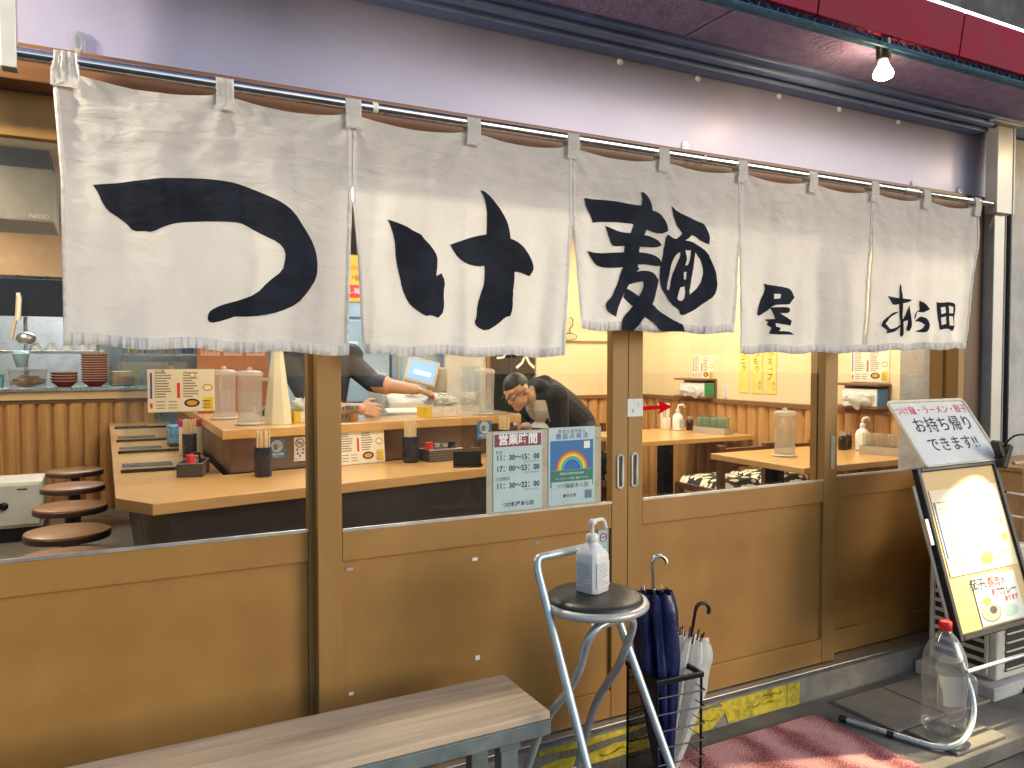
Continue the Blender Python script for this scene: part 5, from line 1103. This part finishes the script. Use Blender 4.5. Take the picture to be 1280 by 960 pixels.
# ---- yellow strips
for i, (s_, r_, lab) in enumerate((('ニンニク', 'おろし', 'yellow paper strip reading garlic on the side wall, nearest the back corner'), ('あつもり', '無料', 'yellow paper strip on the side wall, middle of three'), ('割りスープ', '有り', 'yellow paper strip reading soup on the side wall, farthest from the corner'))):
    o = sheet('price_strip', lab, 'paper strip', .108, .40, (XW - .003, 2.30 - i * .137, 1.295), WALL, mat('yellow_paper', (.80, .62, .16), rough=.6)); o['group'] = 'yellow strips'
    for k, ch in enumerate(s_): text(ch, .058, o, -.008 + .012 * (k % 2), .155 - k * .058, INK, z=.0022, bold=.0004)
    for k, ch in enumerate(r_): text(ch, .034, o, .032, (.15 if i == 0 else -.125) - k * .036, INK if i == 0 else REDINK, z=.0022)
o = sheet('small_sticker', 'small white pictogram sticker on the side wall beside the tissue shelf', 'sticker', .05, .10, (XW - .003, 2.50, 1.10), WALL, PAPER)
for y in (.03, .0, -.03): MB().tube([(.012 * math.cos(a * .52), y + .012 * math.sin(a * .52), .002) for a in range(12)], .0014, 4, closed=True).build('pictogram', INK, o)
# ---- things on the dining tables
def spray(loc, label, rz):
    t = thing('spray_bottle', label, 'bottle', loc, (0, 0, rz), group='white sanitizer bottles on the tables')
    MB().lathe([(.035, 0), (.042, .004), (.042, .10), (.034, .125), (.015, .14), (.015, .15)], seg=22).build('bottle_body', BOT, t, smooth=50); MB().lathe([(.017, .1505), (.017, .170), (.006, .172), (.006, .19)], seg=16).build('collar', BOT, t, smooth=50); MB().tube(rnd([(0, 0, .188), (0, -.01, .205), (.045, -.02, .205), (.055, -.022, .185)], .015), .008, 8).build('nozzle', BOT, t, smooth=50); box(-.025, .025, -.0435, -.0425, .025, .09, 'label_patch', PALEB, t, bevel=0)
spray((4.22, 1.09, .7805), 'white spray bottle on the table with the single pitcher', R(20)); spray((4.08, 2.70, .7805), 'white spray bottle on the table by the back wall', R(10))
SOY = mat('soy_sauce', (.02, .008, .005), rough=.1)
for (x, y, lab) in ((4.14, 1.17, 'dark sauce jar on the single pitcher table, aisle side of its pair'), (4.22, 1.20, 'dark sauce jar on the single pitcher table, wall side of its pair'), (4.17, 2.66, 'dark sauce bottle beside the spray bottle on the back table')):
    t = thing('sauce_bottle', lab, 'bottle', (x, y, .7805), group='sauce jars on the tables'); MB().lathe([(.024, 0), (.028, .004), (.028, .075), (.018, .09)], seg=18).build('sauce_body', SOY, t, smooth=50); MB().lathe([(.02, .0905), (.022, .093), (.02, .115), (.004, .12)], seg=18).build('cap', ALU, t, smooth=50)
def glasstray(loc, rz, label, tint):
    t = thing('glass_tray', label, 'tray of glasses', loc, (0, 0, rz), group='trays of glasses'); TR = mat('grey_tray', (.40, .36, .30), rough=.5)
    box(-.14, .14, -.06, .06, 0, .008, 'tray_floor', TR, t); box(-.14, .14, -.062, -.0605, .0, .05, 'tray_side', TR, t); box(-.14, .14, .0605, .062, 0, .05, 'tray_side', TR, t); box(-.1415, -.1405, -.06, .06, 0, .05, 'tray_end', TR, t); box(.1405, .1415, -.06, .06, 0, .05, 'tray_end', TR, t)
    gm = glassm('tumbler_' + label[:4], tint=tint, ior=1.5, rough=.04, haze=.12, hazecol=tint, gain=1.8)
    for i in range(4):
        for j in range(2):
            MB().lathe([(.029, .126), (.031, .122), (.026, .02), (.024, .0085), (.002, .0085)], c=(-.10 + i * .066, -.028 + j * .056, 0), seg=16, cap=False).build('tumbler', gm, t, smooth=50)
glasstray((4.16, .87, .7805), R(-70), 'grey tray of clear tumblers on the single pitcher table', (.92, .90, .85)); glasstray((4.16, 2.38, .7805), R(-75), 'pale green tumblers in a grey tray on the back table', (.70, .86, .80))
t = thing('chopstick_bundle', 'bundle of white wrapped chopsticks on the back table', 'chopsticks', (4.02, 2.78, .7805)); MB().lathe([(.036, 0), (.04, .004), (.04, .10)], seg=18).build('holder', PAPER, t, smooth=50)
for i in range(14): a = i * .45; MB().tube([(.02 * math.cos(a), .02 * math.sin(a), .02), (.045 * math.cos(a) - .02, .045 * math.sin(a), .215)], .005, 5).build('chopstick', PAPER, t)
# coat and cushion heaped on the aisle chair
o = tag(MB().ball((0, 0, 0), (.20, .20, .09), 30, 18, jit=.7, sd=4).build('folded_coat', clothm('black_coat', (.012, .012, .016), transl=0, bump=.8, bscale=14), smooth=70), 'black coat heaped on the aisle chair by the back table', 'coat'); o.location = (3.05, 2.42, .59)

# ---- back kitchen rack with bottles and tins seen over the counter
rk = thing('kitchen_rack', 'open steel rack with bottles at the far side of the kitchen', 'rack', (.15, 5.75, FL))
for z in (.95, 1.30, 1.72): box(0, 1.5, 0, .35, z, z + .025, 'rack_shelf', STEELB, rk)
for x in (.02, 1.48):
    for y in (.02, .33): MB().tube([(x, y, 0), (x, y, 1.95)], .013, 8).build('upright', ALU, rk, smooth=50)
random.seed(17)
KC = [((.62, .60, .30), 'olive'), ((.50, .56, .62), 'pale grey'), ((.70, .62, .42), 'cream'), ((.18, .22, .55), 'blue'), ((.55, .30, .10), 'amber'), ((.10, .30, .22), 'green'), ((.72, .70, .66), 'white'), ((.48, .10, .08), 'red'), ((.30, .34, .38), 'slate')]
for i, (c, nm) in enumerate(KC):
    for z in (0, 1):
        h = random.uniform(.16, .27); r_ = random.uniform(.035, .055)
        o = thing('storage_bottle', '%s storage bottle on the %s shelf of the kitchen rack' % (nm, ('middle', 'lower')[z]), 'bottle', (.23 + i * .155 + random.uniform(-.02, .02), 5.86, FL + (1.3255, .9755)[z]))
        MB().lathe([(r_ * .95, 0), (r_, .006), (r_, h * .72), (r_ * .55, h * .84), (r_ * .5, h * .9)], seg=18).build('bottle_body', mat('storage_' + nm.replace(' ', '_'), c, rough=.3), o, smooth=50); MB().lathe([(r_ * .56, h * .9), (r_ * .58, h * .905), (r_ * .56, h), (.004, h)], seg=18).build('bottle_cap', WHITE if i % 2 else BLACK, o, smooth=40)

# ================================================================ PEOPLE
SKIN = mat('skin', (.56, .33, .22), rough=.5, var=.06, vscale=12); HAIR = mat('black_hair', (.012, .010, .009), rough=.45, var=.3, vscale=60, bump=.4, bscale=160)
NAVYK = mat('navy_knit', (.035, .042, .065), rough=.85, var=.15, vscale=20, bump=.3, bscale=25); BLACKK = mat('black_sweat', (.012, .013, .018), rough=.8, var=.2, bump=.35, bscale=18); TROU = mat('dark_trousers', (.03, .03, .035), rough=.8); SHOE = mat('black_shoe', (.015, .015, .015), rough=.4); WSHIRT = mat('white_shirt', (.72, .70, .66), rough=.7)
def figure(mb, name, mats, classify, voxel=.009):
    """fuses the limbs into one continuous surface and gives each face its cloth or skin"""
    o = mb.build(name, None); r = o.modifiers.new('r', 'REMESH'); r.mode = 'VOXEL'; r.voxel_size = voxel; s = o.modifiers.new('s', 'SMOOTH'); s.factor = .5; s.iterations = 3
    bpy.context.view_layer.update(); dg = bpy.context.evaluated_depsgraph_get(); me = bpy.data.meshes.new_from_object(o.evaluated_get(dg)); bpy.data.objects.remove(o)
    me.materials.clear()
    for m_ in mats: me.materials.append(m_)
    for p in me.polygons: p.material_index = classify(p.center); p.use_smooth = True
    n = bpy.data.objects.new(name, me); COL.objects.link(n); return n
def limb(mb, pts, rad, seg=14):
    P = [Vector(p) for p in pts]; Q = []; RR = []
    for i in range(len(P) - 1):
        for k in range(4): t = k / 4; Q.append(P[i].lerp(P[i + 1], t)); RR.append(rad[i] + (rad[i + 1] - rad[i]) * t)
    Q.append(P[-1]); RR.append(rad[-1]); mb.tube(Q, 1, seg, radii=RR); mb.ball(P[0], rad[0], 12, 8); mb.ball(P[-1], rad[-1], 12, 8)
def hand(mb, wrist, fwd, side, up, curl, s=1.):
    """palm, four bent fingers of different length and a thumb that leaves the side of the palm"""
    w = Vector(wrist); f = fwd.normalized(); sd = (side - f * side.dot(f)).normalized(); u = f.cross(sd); u = u if u.dot(up) > 0 else -u
    for k in range(5): t = k / 4; limb(mb, [w + sd * (-.030 + .015 * k) * s * .6, w + f * .085 * s + sd * (-.032 + .016 * k) * s], [.014 * s, .0125 * s], 8)
    for k, ln in enumerate((.062, .075, .080, .070)):
        b = w + f * .085 * s + sd * (.036 - .024 * k) * s; c = curl * (1 + .12 * k)
        d1 = (f * math.cos(c) - u * math.sin(c)); d2 = (f * math.cos(c * 2.1) - u * math.sin(c * 2.1)); m_ = b + d1 * ln * .52 * s
        limb(mb, [b, m_, m_ + d2 * ln * .48 * s], [.0092 * s, .0082 * s, .0068 * s], 8)
    tb = w + f * .025 * s + sd * .036 * s; tm = tb + (f * .7 + sd * .65 - u * .25).normalized() * .042 * s
    limb(mb, [tb, tm, tm + (f * .95 + sd * .1 - u * .35).normalized() * .032 * s], [.0125 * s, .0105 * s, .008 * s], 8)
def head(mb, c, f, u, s=1.):
    """skull, jaw, nose, brow and ears; f looks out of the face, u out of the crown"""
    f = f.normalized(); u = (u - f * u.dot(f)).normalized(); r = f.cross(u); M = Matrix((r, f, u)).transposed(); c = Vector(c)
    def bl(p, rad, sg=16):
        t = MB().ball((0, 0, 0), rad, sg, 11); mb.add([c + M @ (Vector(v) + Vector(p)) * s for v in t.v], t.f)
    bl((0, -.012, .028), (.076, .094, .092), 22); bl((0, .030, -.045), (.056, .056, .062)); bl((0, .055, -.085), (.030, .028, .026)); bl((0, .090, -.020), (.014, .022, .018)); bl((0, .080, .008), (.010, .018, .030)); bl((0, .078, -.055), (.022, .012, .010)); bl((0, .066, .034), (.050, .018, .012))
    for q in (-1, 1): bl((q * .078, -.008, -.008), (.010, .022, .034), 12)
    return lambda p: M.transposed() @ ((Vector(p) - c) / s)
# ---- staff member reaching over the shelf
m1 = MB(); PX = 1.10; PY = 2.26
limb(m1, [(PX, PY, .98), (PX, PY - .01, 1.10), (PX, PY - .02, 1.24), (PX, PY - .03, 1.36)], [.150, .140, .160, .150], 20)
for q in (-1, 1): limb(m1, [(PX + q * .10, PY, .98), (PX + q * .11, PY + .02, .56), (PX + q * .11, PY + .04, .17)], [.100, .068, .045]); limb(m1, [(PX + q * .11, PY + .05, .125), (PX + q * .12, PY - .12, .115)], [.045, .036])
limb(m1, [(PX - .17, PY - .02, 1.375), (PX + .17, PY - .02, 1.375)], [.075, .075])
limb(m1, [(PX, PY - .02, 1.40), (PX, PY - .04, 1.52)], [.062, .055])
sL = at(440, 455, y=2.22); eL = at(466, 478, y=2.10); cL = at(483, 482, y=2.02); wL = at(520, 487, y=1.90)
limb(m1, [Vector((PX + .17, PY - .02, 1.37)), sL, eL, cL], [.072, .066, .058, .052]); limb(m1, [eL, cL, wL], [.046, .044, .030])
hand(m1, wL, Vector((.9, -.25, -.28)), Vector((.1, -.9, .1)), Vector((0, 0, 1)), .55, .95)
sR = Vector((PX - .19, PY - .02, 1.36)); eR = at(392, 512, y=2.06); wR = at(450, 511, y=1.80)
limb(m1, [sR, eR], [.070, .055]); limb(m1, [eR, eR.lerp(wR, .5)], [.055, .050]); limb(m1, [eR, wR], [.044, .030])
hand(m1, wR, Vector((.95, -.1, -.12)), Vector((.1, .2, 1)), Vector((0, -1, .3)), .42, .92)
h1 = head(m1, (PX, PY - .07, 1.60), Vector((.1, -1, -.25)), Vector((0, 0, 1)))
def cls1(p):
    l = h1(p)
    if p.z > 1.46:
        return 2 if (l.z > .055 or (l.y < .0 and l.z > -.03 and abs(l.x) < .082)) else 0
    if (p - cL).dot((wL - cL).normalized()) > 0 and (p - cL).length < .35 and p.z > 1.08 and p.x > 1.3: return 0
    if (p - eR).dot((wR - eR).normalized()) > (wR - eR).length * .52 and p.z < 1.2 and p.z > 1.0 and p.y < 2.05 : return 0
    if p.z > .99: return 1
    return 3 if p.z > .17 else 4
o = tag(figure(m1, 'person', [SKIN, NAVYK, HAIR, TROU, SHOE], cls1, .0052), 'person in a navy sweater reaching one hand over the shelf towards the register', 'person')
# ---- man bending over beside the shelf
m2 = MB()
hip = Vector((2.66, 2.02, .92)); ch = Vector((2.40, 1.93, 1.10)); hc = Vector((2.165, 1.86, 1.165))
limb(m2, [hip, Vector((2.55, 1.98, 1.01)), ch], [.150, .150, .145], 20)
fwd = Vector((-.80, -.30, -.52)); upv = Vector((-.55, -.05, .84))
shN = Vector((2.40, 1.80, 1.13)); shF = Vector((2.38, 2.10, 1.13)); limb(m2, [shN, shF], [.078, .078])
limb(m2, [Vector((2.34, 1.93, 1.14)), Vector((2.24, 1.885, 1.13))], [.066, .056])
limb(m2, [Vector((2.39, 1.92, 1.205)), Vector((2.34, 1.96, 1.19)), Vector((2.33, 1.86, 1.19))], [.055, .05, .045])   # hood
for q in (-1, 1): limb(m2, [hip + Vector((0, q * .09, -.04)), Vector((2.62, 2.02 + q * .10, .52)), Vector((2.68, 2.02 + q * .11, .16))], [.108, .070, .046]); limb(m2, [Vector((2.70, 2.02 + q * .11, .122)), Vector((2.53, 2.0 + q * .12, .112))], [.045, .036])
limb(m2, [shN, Vector((2.43, 1.80, .92)), Vector((2.30, 1.99, .93))], [.074, .056, .040]); limb(m2, [shF, Vector((2.42, 2.16, .92)), Vector((2.28, 2.06, .93))], [.074, .056, .040])
hand(m2, (2.28, 2.0, .935), Vector((-1, .05, .1)), Vector((0, -1, 0)), Vector((0, 0, 1)), .4, .92); hand(m2, (2.26, 2.08, .935), Vector((-1, -.05, .1)), Vector((0, 1, 0)), Vector((0, 0, 1)), .4, .92)
h2 = head(m2, hc, fwd, upv, .93)
def cls2(p):
    l = h2(p)
    if l.length < .165 and p.x < 2.285 and l.y > -.13 and l.z > -.118 and p.z > 1.0:
        if l.z > .052 or (l.y < .010 and l.z > -.035 and not (abs(l.x) > .066 and l.z < .03 and l.y > -.04)): return 2
        return 0
    if p.z < .99 and p.x < 2.30 and p.z > .85 and p.y > 1.9: return 0
    if p.x < 2.36 and p.z < 1.11 and p.z > .94 and p.y < 1.93 and p.y > 1.80 and p.x > 2.22: return 3
    if p.z > .86 or p.x < 2.5 and p.z > .8: return 1
    return 4 if p.z > .17 else 5
pn = tag(figure(m2, 'person', [SKIN, BLACKK, HAIR, WSHIRT, TROU, SHOE], cls2, .0052), 'man in glasses and a black hooded top bending over beside the counter', 'person')
f = fwd.normalized(); u = (upv - f * upv.dot(f)).normalized(); r = f.cross(u); MM = Matrix((r, f, u)).transposed()
gl = MB()
def hp(x, y, z): return hc + MM @ (Vector((x, y, z)) * .93)
for q in (-1, 1):
    gl.tube([hp(q * .034 + .026 * math.cos(a * .4488), .094, .006 + .018 * math.sin(a * .4488)) for a in range(14)], .0022, 6, closed=True); gl.tube([hp(q * .060, .092, .012), hp(q * .079, .06, .012), hp(q * .084, -.005, .008), hp(q * .083, -.02, -.012)], .0022, 6)
gl.tube([hp(-.010, .094, .010), hp(0, .102, .012), hp(.010, .094, .010)], .002, 6); o = gl.build('glasses', BLACK, pn, smooth=50)
for q in (-1, 1):
    e = MB().ball(hp(q * .030, .074, .002), .011, 12, 8).build('eye', mat('eye_white', (.65, .62, .58), rough=.2), pn, smooth=60)
